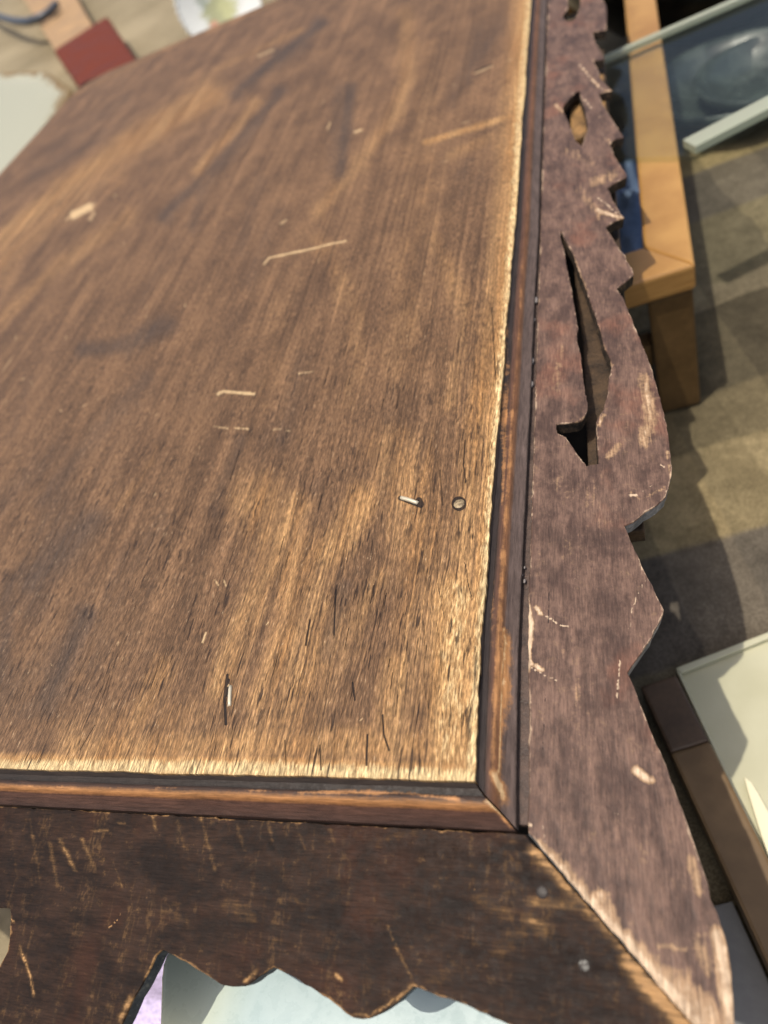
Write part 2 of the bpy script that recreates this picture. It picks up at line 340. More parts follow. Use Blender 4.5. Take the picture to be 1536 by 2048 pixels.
bare_s = [
 ([(1062, 0), (1040, 300), (1024, 520), (1006, 740), (985, 1000), (968, 1200), (950, 1440), (945, 1555)], 50, 0.86, 1.0),
 ([(1050, 0), (1028, 300), (1005, 520), (975, 740), (945, 1000), (920, 1200), (900, 1440)], 85, 0.50, 1.0),
 ([(0, 1532), (300, 1534), (600, 1540), (945, 1553)], 52, 0.92, 1.0),
 ([(520, 1000), (640, 1250), (560, 1480)], 190, 0.42, 1.0), ([(800, 900), (860, 1150), (860, 1400)], 170, 0.40, 1.0), ([(140, 1470), (420, 1430)], 120, 0.34, 1.0),
 ([(850, 100), (840, 400), (800, 700)], 150, 0.26, 1.0), ([(420, 180), (220, 330), (0, 520)], 120, 0.36, 1.0), ([(640, 420), (560, 640), (520, 800)], 90, 0.22, 1.0), ([(0, 700), (180, 560)], 120, 0.20, 1.0),
 ([(150, 1500), (500, 1490), (900, 1490)], 95, 0.50, 1.0),
 ([(910, 1180), (905, 1330), (900, 1500)], 100, 0.72, 0.9),
 ([(800, 1330), (780, 1500)], 90, 0.5, 1.0),
 ([(812, 30), (815, 150), (790, 225), (720, 325), (640, 420)], 64, 0.36, 1.0),
 ([(420, 190), (250, 290), (130, 375), (0, 480)], 80, 0.44, 1.0),
 ([(510, 210), (400, 335)], 56, 0.38, 1.0),
 ([(850, 285), (950, 255), (1045, 225)], 20, 0.55, 1.0),
 ([(900, 310), (1040, 250)], 34, 0.35, 1.0),
 ([(730, 1000), (690, 1070), (650, 1110)], 90, 0.50, 1.0),
 ([(590, 1010), (540, 1130), (480, 1260), (440, 1380)], 85, 0.46, 1.0),
 ([(600, 1230), (520, 1400)], 90, 0.42, 1.0),
 ([(330, 1330), (260, 1480)], 70, 0.40, 1.0),
 ([(0, 640), (120, 530), (260, 430)], 55, 0.34, 1.0),
 ([(600, 60), (430, 140)], 22, 0.34, 1.0), ([(150, 190), (330, 98), (560, 2)], 14, 0.35, 1.0),
 ([(640, 480), (720, 640), (700, 800)], 70, 0.30, 1.0),
 ([(870, 480), (940, 640), (900, 800)], 60, 0.34, 1.0),
 ([(320, 900), (240, 1010)], 40, 0.25, 1.0),
 ([(760, 1150), (700, 1270)], 60, 0.4, 1.0),
]
stain_s = [
 ([(120, 1000), (60, 1200)], 120, 0.42, 1), ([(260, 1120), (180, 1330)], 90, 0.36, 1), ([(40, 1420), (160, 1380)], 70, 0.4, 1), ([(430, 1080), (380, 1200)], 50, 0.3, 1), ([(300, 780), (200, 960)], 90, 0.28, 1), ([(480, 640), (380, 800)], 80, 0.26, 1),
 ([(600, 90), (500, 160)], 60, 0.5, 1), ([(520, 240), (400, 380)], 50, 0.5, 1), ([(680, 180), (670, 330)], 48, 0.45, 1), ([(100, 300), (250, 200)], 50, 0.35, 1), ([(560, 420), (500, 560)], 60, 0.34, 1), ([(960, 60), (900, 200)], 60, 0.4, 1), ([(880, 420), (980, 340)], 40, 0.35, 1), ([(360, 480), (250, 640)], 60, 0.3, 1), ([(0, 1000), (120, 900)], 80, 0.35, 1), ([(330, 1040), (240, 1160)], 60, 0.36, 1), ([(560, 800), (520, 920)], 50, 0.36, 1), ([(790, 760), (760, 900)], 50, 0.34, 1), ([(0, 1400), (120, 1300)], 90, 0.4, 1),
 ([(640, 50), (560, 110), (470, 185)], 44, 0.66, 1.0), ([(560, 185), (440, 320), (330, 430)], 44, 0.60, 1.0),
 ([(700, 175), (690, 260), (680, 350)], 36, 0.62, 1.0), ([(440, 300), (385, 450)], 42, 0.42, 1.0),
 ([(330, 650), (250, 690), (170, 700)], 55, 0.58, 1.0), ([(290, 760), (200, 860), (90, 1000)], 60, 0.46, 1.0),
 ([(180, 1040), (60, 1160)], 85, 0.60, 1.0), ([(170, 1230), (90, 1410)], 60, 0.62, 1.0), ([(20, 1160), (0, 1350)], 60, 0.5, 1.0),
 ([(480, 880), (430, 1020)], 46, 0.48, 1.0), ([(600, 720), (560, 880)], 62, 0.40, 1.0), ([(520, 360), (480, 500)], 46, 0.36, 1.0),
 ([(690, 1170), (650, 1310)], 42, 0.56, 1.0), ([(610, 1150), (590, 1250)], 26, 0.5, 1.0), ([(745, 1180), (735, 1280)], 26, 0.42, 1.0),
 ([(1000, 50), (930, 150)], 62, 0.42, 1.0), ([(935, 325), (920, 350)], 42, 0.45, 1.0), ([(640, 960), (600, 1050)], 40, 0.36, 1.0),
 ([(250, 250), (70, 350)], 48, 0.42, 1.0), ([(150, 200), (60, 300)], 30, 0.30, 1.0), ([(770, 880), (720, 980)], 46, 0.36, 1.0),
 ([(820, 1020), (790, 1170)], 40, 0.34, 1.0), ([(610, 470), (590, 600)], 40, 0.30, 1.0), ([(20, 880), (60, 760)], 46, 0.32, 1.0),
 ([(300, 1180), (260, 1290)], 44, 0.34, 1.0), ([(860, 700), (840, 860)], 40, 0.28, 1.0), ([(800, 420), (760, 600)], 50, 0.26, 1.0),
]
scr_s = [
 ([(528, 528), (538, 516), (575, 507), (630, 496), (660, 488), (692, 482)], 5.0, 0.85, 1.0), ([(560, 512), (640, 494)], 8, 0.6, 1), ([(436, 789), (445, 783), (508, 788)], 8, 0.85, 1.0),
 ([(428, 853), (455, 857)], 5, 0.6, 0.9), ([(470, 856), (496, 858)], 5, 0.7, 0.9), ([(547, 860), (560, 858)], 5, 0.55, 0.9), ([(573, 862), (582, 862)], 5, 0.6, 0.9),
 ([(598, 747), (627, 743)], 6, 0.6, 1), ([(148, 430), (178, 414)], 20, 0.95, 1.0), ([(132, 439), (190, 407)], 8, 0.6, 1.0), ([(180, 437), (188, 428)], 10, 0.55, 0.7),
 ([(518, 112), (545, 100)], 9, 0.62, 1.0), ([(655, 257), (660, 246)], 5, 0.75, 1.0), ([(710, 264), (722, 260)], 6, 0.8, 0.9),
 ([(5, 742), (22, 718)], 5, 0.5, 1), ([(5, 808), (14, 800)], 7, 0.42, 1), ([(950, 147), (985, 132)], 3.0, 0.7, 0.8), ([(1015, 122), (1025, 118)], 4, 0.6, 0.9),
 ([(562, 448), (572, 440)], 5, 0.7, 0.9), ([(885, 324), (895, 322)], 5, 0.6, 0.9), ([(842, 243), (847, 240)], 4, 0.6, 0.9), ([(925, 246), (938, 243)], 5, 0.55, 0.9),
 ([(1016, 170), (1020, 176)], 4, 0.5, 0.9), ([(905, 172), (910, 168)], 4, 0.5, 0.9), ([(150, 820), (245, 775)], 5, 0.36, 1.0),
 ([(430, 1160), (436, 1170)], 5, 0.7, 0.9), ([(447, 1160), (452, 1172)], 4, 0.7, 0.9), ([(405, 1285), (412, 1265)], 4, 0.7, 0.9), ([(428, 1390), (435, 1280)], 3, 0.4, 1.0),
 ([(180, 290), (330, 230)], 3, 0.3, 1.0),
]
for _ in range(110):                                           # small rubbed specks
    px, py = RNG.uniform(0, 960), RNG.uniform(150, 1500); L = RNG.uniform(2, 9); a = RNG.uniform(-.6, .9)
    scr_s.append(([(px, py), (px+L*math.sin(a), py-L*math.cos(a))], RNG.uniform(1.8, 3.4), RNG.uniform(.35, .7), 0.9))
crk_s = [
 ([(984, 615), (987, 680), (992, 760)], 3.0, 0.8, 1.0), ([(930, 880), (927, 930), (932, 965)], 2.8, 0.9, 1.0), ([(930, 1125), (937, 1170), (944, 1200)], 2.4, 0.8, 1.0),
 ([(872, 1050), (876, 1100), (874, 1160), (890, 1240)], 2.6, 0.6, 1.0), ([(845, 1225), (850, 1290), (848, 1340), (852, 1400)], 2.6, 0.6, 1.0), ([(873, 1245), (880, 1290), (884, 1350)], 2.6, 0.6, 1.0),
 ([(320, 1312), (312, 1345), (301, 1378)], 2.6, 0.6, 1.0), ([(735, 1470), (733, 1530)], 3.2, 0.95, 0.7), ([(705, 1365), (710, 1400)], 3.5, 0.85, 0.8), ([(765, 1430), (768, 1470), (778, 1500)], 3.4, 0.8, 0.8),
 ([(620, 1240), (612, 1290)], 3.4, 0.8, 0.8), ([(672, 1180), (668, 1270)], 3.2, 0.75, 0.8), ([(640, 1490), (642, 1540)], 3, 0.7, 0.8), ([(570, 1480), (572, 1530)], 2.5, 0.6, 0.8),
 ([(950, 1290), (956, 1340)], 2.6, 0.6, 1.0), ([(924, 1400), (922, 1490)], 2.6, 0.6, 1.0), ([(880, 940), (885, 1010)], 3.4, 0.6, 0.8), ([(770, 1180), (760, 1240)], 2.6, 0.6, 1.0),
 ([(410, 950), (370, 1060)], 2.0, 0.6, 0.9), ([(480, 900), (460, 960)], 2.4, 0.7, 0.9), ([(375, 1010), (355, 1050)], 2, 0.6, 0.9), ([(950, 143), (985, 128)], 2.4, 0.8, 0.8),
 ([(455, 1350), (449, 1395), (452, 1448)], 4.6, 1.0, 0.8), ([(457, 1360), (453, 1390)], 6, 0.9, 0.8), ([(458, 1440), (455, 1490)], 2, 0.5, 1.0), ([(800, 996), (842, 1012)], 6.5, 1.0, 0.7), ([(838, 1000), (842, 1008)], 8, 1.0, 0.5),
 ([(918, 1007)], 18, 0.9, 0.35), ([(160, 1500), (190, 1450)], 2.5, 0.6, 0.9), ([(220, 1350), (205, 1395)], 2.2, 0.6, 0.9), ([(60, 1330), (30, 1400)], 2.2, 0.5, 0.9),
]
for _ in range(70):
    py = RNG.uniform(560, 1520); px = RNG.uniform(520, 985-(py-900)*0.03); L = RNG.uniform(12, 46); vx = (1124-px)/(py+880)
    if py < 760: L *= .6
    crk_s.append(([(px, py), (px+vx*L, py-L)], RNG.uniform(2.4, 3.6), RNG.uniform(.4, .75), 1.0))
A = dict(bare=marks(TOP, uv, bare_s), stain=marks(TOP, uv, stain_s), scratch=marks(TOP, uv, scr_s), crack=marks(TOP, uv, crk_s))
A['stain'] = np.clip(A['stain']-0.35*A['bare'], 0, 1)
# sides of the board, continuing the sheet's border downward
bord = np.concatenate([idx[0, :], idx[1:, -1], idx[-1, -2::-1], idx[-2:0:-1, 0]])
base_i = len(V); low = V[bord].copy(); low[:, 2] = -0.010; nb = len(bord); ar = np.arange(nb); nx_ = (ar+1) % nb
side = np.stack([bord[ar], bord[nx_], base_i+nx_, base_i+ar], -1)
Vall = np.concatenate([V, low]); 
for k in A: A[k] = np.concatenate([A[k], np.zeros(nb)])
A['stain'][base_i:] = 1.0
me = mesh_from('top_board', Vall, np.concatenate([Fq, side[:, ::-1]]), attrs=A)
o = part(link('top_board', me, M_TOP))
# ---- nails in the top
def nail_head(px, py, r, z, plane=None, mat=None, rough=0.02):
    P = un(px, py, z) if plane is None else plane.at(plane.uv(px, py), z)
    b = bmesh.new(); n = 20
    prof = [(0.0, r*0.12), (r*0.5, r*0.10), (r*0.8, r*0.04), (r, -r*0.06), (r*0.98, -r*0.6)]
    rows = []
    for rr, zz in prof:
        rows.append([b.verts.new((rr*math.cos(2*math.pi*k/n)*(1+0.05*math.sin(3*k)), rr*math.sin(2*math.pi*k/n), zz)) for k in range(n)])
    for a_, b_ in zip(rows[:-1], rows[1:]):
        for k in range(n): b.faces.new((a_[k], b_[k], b_[(k+1) % n], a_[(k+1) % n]))
    bmesh.ops.remove_doubles(b, verts=b.verts, dist=1e-6)
    o = bm_obj('nail', b, mat, None, True)
    o.location = P
    if plane is not None: o.rotation_euler = Vector(plane.n if plane.n[2] > 0 else -plane.n).to_track_quat('Z', 'Y').to_euler()
    return part(o)
tm = NT('nail_steel'); nn = tm.noise((900, 900, 900), detail=4)
M_NAIL = tm.fin(tm.mix(tm.mapr(nn, 0.4, 0.62), (0.36, 0.27, 0.15), (0.17, 0.12, 0.065)), 0.5, 0.5, tm.bump(nn, 0.5, 0.0004), Metallic=0.15)
tm = NT('dark_nail_iron'); nn = tm.noise((1200, 1200, 1200), detail=3)
M_NAILD = tm.fin((0.016, 0.010, 0.008), 0.42, 0.22, tm.bump(nn, 0.3, 0.0003))
tm = NT('worn_nail_iron'); nn = tm.noise((900, 900, 900), detail=3); M_NAILB2 = tm.fin(tm.mix(tm.mapr(nn, .45, .6), (0.015, 0.010, 0.008), (0.12, 0.115, 0.10)), 0.4, 0.25, tm.bump(nn, 0.3, 0.0003))
tm = NT('bright_nail_shank'); M_NAILB = tm.fin((0.62, 0.55, 0.40), 0.42, 0.5, Metallic=0.35)
nail_head(918, 1007, 0.0021, 0.0001, mat=M_NAIL)
for (a, b_, r) in (((461, 1372), (459, 1412), 0.0007), ((802, 995), (836, 1006), 0.0008)):   # bent nails lying in their holes
    bm = bmesh.new(); P, Q = un(*a, 0.0002), un(*b_, 0.0); pts = [P+(Q-P)*t_+np.array([0, 0, 0.0003*math.sin(math.pi*t_)-0.0002]) for t_ in np.linspace(0, 1, 7)]
    rows = []
    tube(bm, [tuple(p) for p in pts], r, 8)
    part(bm_obj('nail', bm, M_NAILB, None, True))
# ---- mouldings: four mitred strips, each its own mesh
def arc(p0, p1, bulge, n=6):
    p0, p1 = np.array(p0), np.array(p1); d = p1-p0; nrm = np.array([-d[1], d[0]])
    return [tuple(p0+d*t_+nrm*bulge*4*t_*(1-t_)) for t_ in np.linspace(0, 1, n)]
PR = [(-0.0004, -0.0008), (0.0006, -0.0021), (0.0021, -0.0025)] + arc((0.0024, -0.0020), (0.0061, -0.0035), 0.17, 7) + [(0.0066, -0.0041), (0.0101, -0.0075), (0.0101, -0.0095), (-0.004, -0.0095)]
PF = [(-0.0004, -0.0009), (0.0012, -0.0024), (0.0030, -0.0028)] + arc((0.0033, -0.0020), (0.0066, -0.0036), 0.20, 7) + [(0.0070, -0.0042), (0.0103, -0.0076), (0.0103, -0.0095), (-0.004, -0.0095)]
def strip(name, ys, fn, mat, strokes, plane):
    """ys: stations along; fn(k, s) -> xyz of profile point k at station s"""
    K = len(PR); n = len(ys); V = np.array([[fn(k, s) for k in range(K)] for s in range(n)]).reshape(-1, 3)
    Fs = []; ix = np.arange(n*K).reshape(n, K)
    for k in range(K):
        kk = (k+1) % K
        Fs.append(np.stack([ix[:-1, k], ix[1:, k], ix[1:, kk], ix[:-1, kk]], -1))
    Fs = np.concatenate(Fs).tolist() + [ix[0, ::-1].tolist(), ix[-1].tolist()]
    d = np.cumsum([0]+[math.dist(a, b) for a, b in zip(PR[:-3], PR[1:-2])]); prof = np.concatenate([d/d[-1], [1, 1]])
    at = dict(prof=np.tile(prof[:K], n), bare=marks(plane, np.stack([V[:, 0], V[:, 1]], -1), strokes) if strokes else np.zeros(len(V)))
    me = mesh_from(name, V, Fs, attrs=at); bm = bmesh.new(); bm.from_mesh(me); bmesh.ops.recalc_face_normals(bm, faces=bm.faces); bm.to_mesh(me); bm.free()
    return part(link(name, me, mat))
yst = np.concatenate([np.linspace(0, 0.3, 160), np.linspace(0.305, YB, 60)])
wig = RNG.normal(size=len(yst)); wig = np.convolve(wig, np.ones(9)/9, 'same')*0.00022
def fR(k, s):
    o_, z = PR[k]; of = PF[k][0]; y0, y1 = -of, YB+o_
    y = y0+(y1-y0)*yst[s]/YB; x = xe(np.clip(yst[s], 0, YB)) + o_ + wig[s]*(1 if k < 12 else 0)
    if s == 0: y += 0.00035
    return (x, y, z)
mr_s = [([(986, 1560), (990, 1450), (997, 1300), (1008, 1100)], 12, 0.66, 1), ([(1008, 1100), (1020, 930), (1026, 810)], 9, 0.50, 1), ([(1026, 810), (1038, 680), (1047, 500)], 7, 0.42, 1), ([(998, 1540), (1003, 1380), (1008, 1250)], 5, 1.0, 1), ([(1024, 470), (1016, 620), (1008, 780), (1003, 900)], 9, 0.5, 1), ([(1018, 700), (1012, 850), (1006, 1010)], 9, 0.62, 1), ([(990, 1150), (984, 1300)], 8, 0.45, 1), ([(990, 1550), (1010, 1605)], 20, 1.0, 1), ([(1000, 1500), (996, 1580)], 8, 0.7, 1)]
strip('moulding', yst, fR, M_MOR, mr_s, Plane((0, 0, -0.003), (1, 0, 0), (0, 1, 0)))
xst = np.concatenate([np.linspace(0, -0.25, 150), np.linspace(-0.254, XL, 40)])
wig2 = np.convolve(RNG.normal(size=len(xst)), np.ones(9)/9, 'same')*0.0002
def fF(k, s):
    o_, z = PF[k]; orr = PR[k][0]; x0, x1 = orr+xe(0), XL-o_
    x = x0+(x1-x0)*xst[s]/XL
    if s == 0: x -= 0.00035
    return (x, -o_ + (wig2[s] if k < 12 else 0), z)
mf_s = [([(600, 1588), (700, 1586), (830, 1590)], 10, 0.75, 1), ([(830, 1592), (930, 1602)], 11, 0.6, 1), ([(300, 1578), (560, 1586)], 5, 0.5, 1), ([(0, 1574), (250, 1579)], 4, 0.42, 1), ([(975, 1605), (1005, 1625)], 16, 1.0, 1)]
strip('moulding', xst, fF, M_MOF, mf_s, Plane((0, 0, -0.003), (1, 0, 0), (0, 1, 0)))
ls = np.linspace(0, YB, 40)
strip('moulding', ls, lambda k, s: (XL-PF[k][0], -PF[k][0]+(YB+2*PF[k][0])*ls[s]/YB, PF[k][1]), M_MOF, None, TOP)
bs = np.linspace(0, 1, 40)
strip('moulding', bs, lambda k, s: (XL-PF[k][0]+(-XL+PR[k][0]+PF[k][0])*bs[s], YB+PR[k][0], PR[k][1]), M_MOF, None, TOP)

# ---- pierced, scalloped skirt boards
AN = R_(12); CA, SA = math.cos(AN), math.sin(AN); TH = 0.0055
SKR = Plane((0.0122, 0, -0.0092), (0, 1, 0), (CA, 0, -SA)); SKR.n = -SKR.n
SKF = Plane((0, -0.0106, -0.0092), (1, 0, 0), (0, -CA, -SA)); SKF.n = -SKF.n
def inside(P, poly):
    x, y = P[:, 0], P[:, 1]; c = np.zeros(len(P), bool); n = len(poly)
    for i in range(n):
        x1, y1 = poly[i]; x2, y2 = poly[(i+1) % n]
        if y1 == y2: continue
        c ^= ((y1 > y) != (y2 > y)) & (x < (x2-x1)*(y-y1)/(y2-y1)+x1)
    return c
def seg_dist(P, polys):
    d = np.full(len(P), 1e9)
    for poly in polys:
        for a, b in zip(poly, np.roll(poly, -1, 0)):
            ab = b-a; t_ = np.clip(((P-a) @ ab)/(ab @ ab+1e-18), 0, 1)[:, None]; q_ = P-(a+t_*ab); d = np.minimum(d, np.sqrt((q_**2).sum(1)))
    return d
def area(p): return 0.5*np.sum(p[:, 0]*np.roll(p[:, 1], -1)-np.roll(p[:, 0], -1)*p[:, 1])
def resample(poly, step, jig=0.0):
    out = []
    for a, b in zip(poly, np.roll(poly, -1, 0)):
        L = np.linalg.norm(b-a); n = max(1, int(L/step)); nr = np.array([-(b-a)[1], (b-a)[0]])/(L+1e-12)
        for i in range(n): out.append(a+(b-a)*i/n + (nr*RNG.normal()*jig if i else 0))
    return np.array(out)
def skirt(name, plane, outer, holes, spacing, strokes, mats, jig=0.00012):
    outer = np.array(outer)
    if area(outer) < 0: outer = outer[::-1]
    holes = [np.array(h) if area(np.array(h)) < 0 else np.array(h)[::-1] for h in holes]
    loops = [resample(outer, 0.0018, jig)] + [resample(h, 0.0012, jig) for h in holes]
    loops = [l for l in loops]
    lo, hi = outer.min(0), outer.max(0); pts = []; u = lo[0]; 
    while u < hi[0]:
        s = spacing(u); v = np.arange(lo[1], hi[1], s); pts.append(np.stack([np.full(len(v), u)+RNG.uniform(-.25, .25, len(v))*s, v+RNG.uniform(-.25, .25, len(v))*s], -1)); u += s
    pts = np.concatenate(pts); ok = inside(pts, outer)
    for h in holes: ok &= ~inside(pts, h)
    pts = pts[ok]; pts = pts[seg_dist(pts, loops) > 0.0004]
    verts = np.concatenate(loops+[pts]); edges = []; k = 0; rng_ = []
    for l in loops:
        n = len(l); edges += [(k+i, k+(i+1) % n) for i in range(n)]; rng_.append((k, n)); k += n
    r = delaunay_2d_cdt([Vector(p) for p in verts], edges, [], 0, 1e-7)
    v2 = np.array([tuple(p) for p in r[0]]); T = np.array([f for f in r[2] if len(f) == 3])
    c = v2[T].mean(1); ok = inside(c, loops[0])
    for l in loops[1:]: ok &= ~inside(c, l)
    T = T[ok]; inv = {}
    for i, og in enumerate(r[3]):
        for j in og: inv[j] = i
    # orientation: top faces must look along plane.n
    P3 = plane.at(v2); a = P3[T[0]]
    if np.dot(np.cross(a[1]-a[0], a[2]-a[0]), plane.n) < 0: T = T[:, ::-1]
    nv = len(v2); V = [P3, plane.at(v2, -TH)]; Fs = [T, T[:, ::-1]+nv]; mi = [np.zeros(len(T)), np.ones(len(T))*2]
    ed = np.clip(1-seg_dist(v2, loops)/0.0011, 0, 1)
    at = {k_: np.concatenate([marks(plane, v2, s_), np.zeros(nv)]) for k_, s_ in strokes.items()}
    at['edge'] = np.concatenate([ed, np.zeros(nv)])
    base = 2*nv; Fw = []; mw = []; Vw = []; aw = {k_: [] for k_ in at}
    for (k, n), l in zip(rng_, loops):
        t_ = np.roll(l, -1, 0)-np.roll(l, 1, 0); t_ /= np.linalg.norm(t_, axis=1)[:, None]+1e-12
        nr = np.stack([t_[:, 1], -t_[:, 0]], -1)
        ids = np.array([inv[k+i] for i in range(n)])
        ringA = plane.at(l); ringB = plane.at(l+nr*0.00022, -0.00045); ringC = plane.at(l+nr*0.00012, -TH)
        b0 = base+len(np.concatenate(Vw)) if Vw else base
        Vw.append(np.concatenate([ringA, ringB, ringB, ringC])); i = np.arange(n); j = (i+1) % n
        q1 = np.stack([b0+i, b0+j, b0+n+j, b0+n+i], -1); q2 = np.stack([b0+2*n+i, b0+2*n+j, b0+3*n+j, b0+3*n+i], -1)
        aa = Vw[-1][q1[0]-b0]
        fl = np.dot(np.cross(aa[1]-aa[0], aa[3]-aa[0]), nr[0][0]*plane.U+nr[0][1]*plane.V) < 0
        if fl: q1, q2 = q1[:, ::-1], q2[:, ::-1]
        Fw += [q1, q2]; mw += [np.zeros(n), np.where(plane.U[1]*l[:, 0] > 0.16, 2, 1) if l is loops[0] else np.full(n, 2)]
        for k_ in aw: aw[k_].append(np.concatenate([at[k_][ids], (at[k_][ids] if k_ != 'edge' else np.full(n, 0.72)), np.zeros(2*n)]))
    allV = np.concatenate(V+Vw); at = {k_: np.concatenate([at[k_]]+aw[k_]) for k_ in at}
    faces = [f for blk in Fs+Fw for f in blk.tolist()]
    me = mesh_from(name, allV, faces, attrs=at, mi=np.concatenate(mi+mw))
    return part(link(name, me, list(mats)))
W_ = lambda pl, L: [pl.uv(*p) for p in L]
R_out = [(1467, 2048), (1466, 2011), (1462, 1948), (1457, 1913), (1448, 1871), (1434, 1826), (1420, 1798), (1415, 1767), (1394, 1707), (1377, 1655), (1352, 1589), (1331, 1529), (1307, 1477), (1279, 1407), (1262, 1362), (1254, 1345),
 (1261, 1334), (1279, 1309), (1290, 1292), (1303, 1275), (1314, 1251), (1325, 1229), (1327, 1220), (1324, 1213), (1316.7, 1200), (1297, 1160), (1265, 1091), (1249, 1054), (1248, 1051), (1265, 1044), (1290, 1023), (1314, 1009), (1331, 993), (1338, 969), (1343, 941), (1341, 909), (1335, 864), (1326, 822), (1314, 777), (1302, 735), (1285, 692), (1265, 642), (1244, 593),
 (1233, 578), (1241, 570), (1253, 561), (1262, 553), (1267, 550), (1264, 537), (1258.6, 531.6), (1252.7, 522), (1251, 512), (1238, 498), (1225, 476), (1212, 457), (1212, 453), (1231, 441), (1247.5, 435.5), (1242, 429), (1231, 410), (1222.6, 394), (1219, 383.5), (1214, 377), (1222, 370), (1239.5, 360), (1253, 353.5), (1252.6, 348), (1241, 332), (1226, 309), (1224, 298), (1220, 289),
 (1224, 281.6), (1233.7, 276.7), (1246.7, 274.5), (1237, 259), (1219, 231), (1204, 207), (1198, 187), (1209, 184), (1224, 181), (1212.5, 171), (1199.5, 155), (1197, 142), (1186, 120), (1207.6, 118.5), (1206, 111), (1196, 94), (1190, 83), (1185, 64), (1212.5, 59), (1213, 24), (1212, 12), (1206, 0)]
ro = W_(SKR, R_out)
wm = 0.062
ro = [np.array([-0.0106-CA*0.0545, 0.0545+0.0006])] + [np.array([-0.0106-CA*0.0505, 0.0512])] + ro   # near corner, below the frame
ro = [np.array([-0.0106+0.0005, 0.0003])] + ro[0:]
ro[1] = np.array([-0.0106-CA*0.0535, 0.0535])
uend = ro[-1][0]
for i_, (du, v) in enumerate([(0.02, 0.034), (0.05, 0.047), (0.09, 0.045), (0.12, 0.033), (0.15, 0.046), (0.17, 0.034), (0.20, 0.046), (0.215, 0.034), (0.25, 0.050)]): ro.append(np.array([uend+du, v]))
ro += [np.array([YB+0.0122+CA*0.052, 0.052]), np.array([YB+0.0122, -0.0016]), np.array([0.07, -0.0016]), np.array([0.045, -0.0012]), np.array([0.02, -0.0002])]
H_long = [(1121, 461.5), (1120, 473), (1127, 497), (1134, 538), (1146, 599), (1156, 658), (1153, 668), (1153.5, 680), (1161, 711), (1167, 766), (1175, 810), (1174, 822), (1168, 834), (1158, 842.5), (1140, 845), (1112, 848), (1114, 866), (1131.5, 875), (1149, 901), (1172.5, 933), (1181, 930), (1198, 927.5), (1196, 898), (1193, 845), (1208, 819), (1216, 790), (1218, 760), (1224, 734), (1221, 716), (1208, 690), (1202, 661), (1184, 611), (1170, 570), (1146, 505.5), (1128.6, 475), (1124, 463)]
H_small = [(1160, 181), (1152, 184), (1136, 200), (1125.5, 213), (1126, 223), (1136, 242.5), (1144, 264), (1150.7, 281.6), (1164, 293), (1170, 275), (1176, 259), (1173.5, 236), (1170, 216.5), (1165, 202), (1161, 188)]
H_third = [(1140, -60), (1137, -25), (1136, 0), (1136, 16), (1125.5, 31), (1128, 39), (1134.5, 43), (1146, 41), (1154, 32.5), (1160.5, 13), (1161, 0), (1157, -40), (1150, -60)]
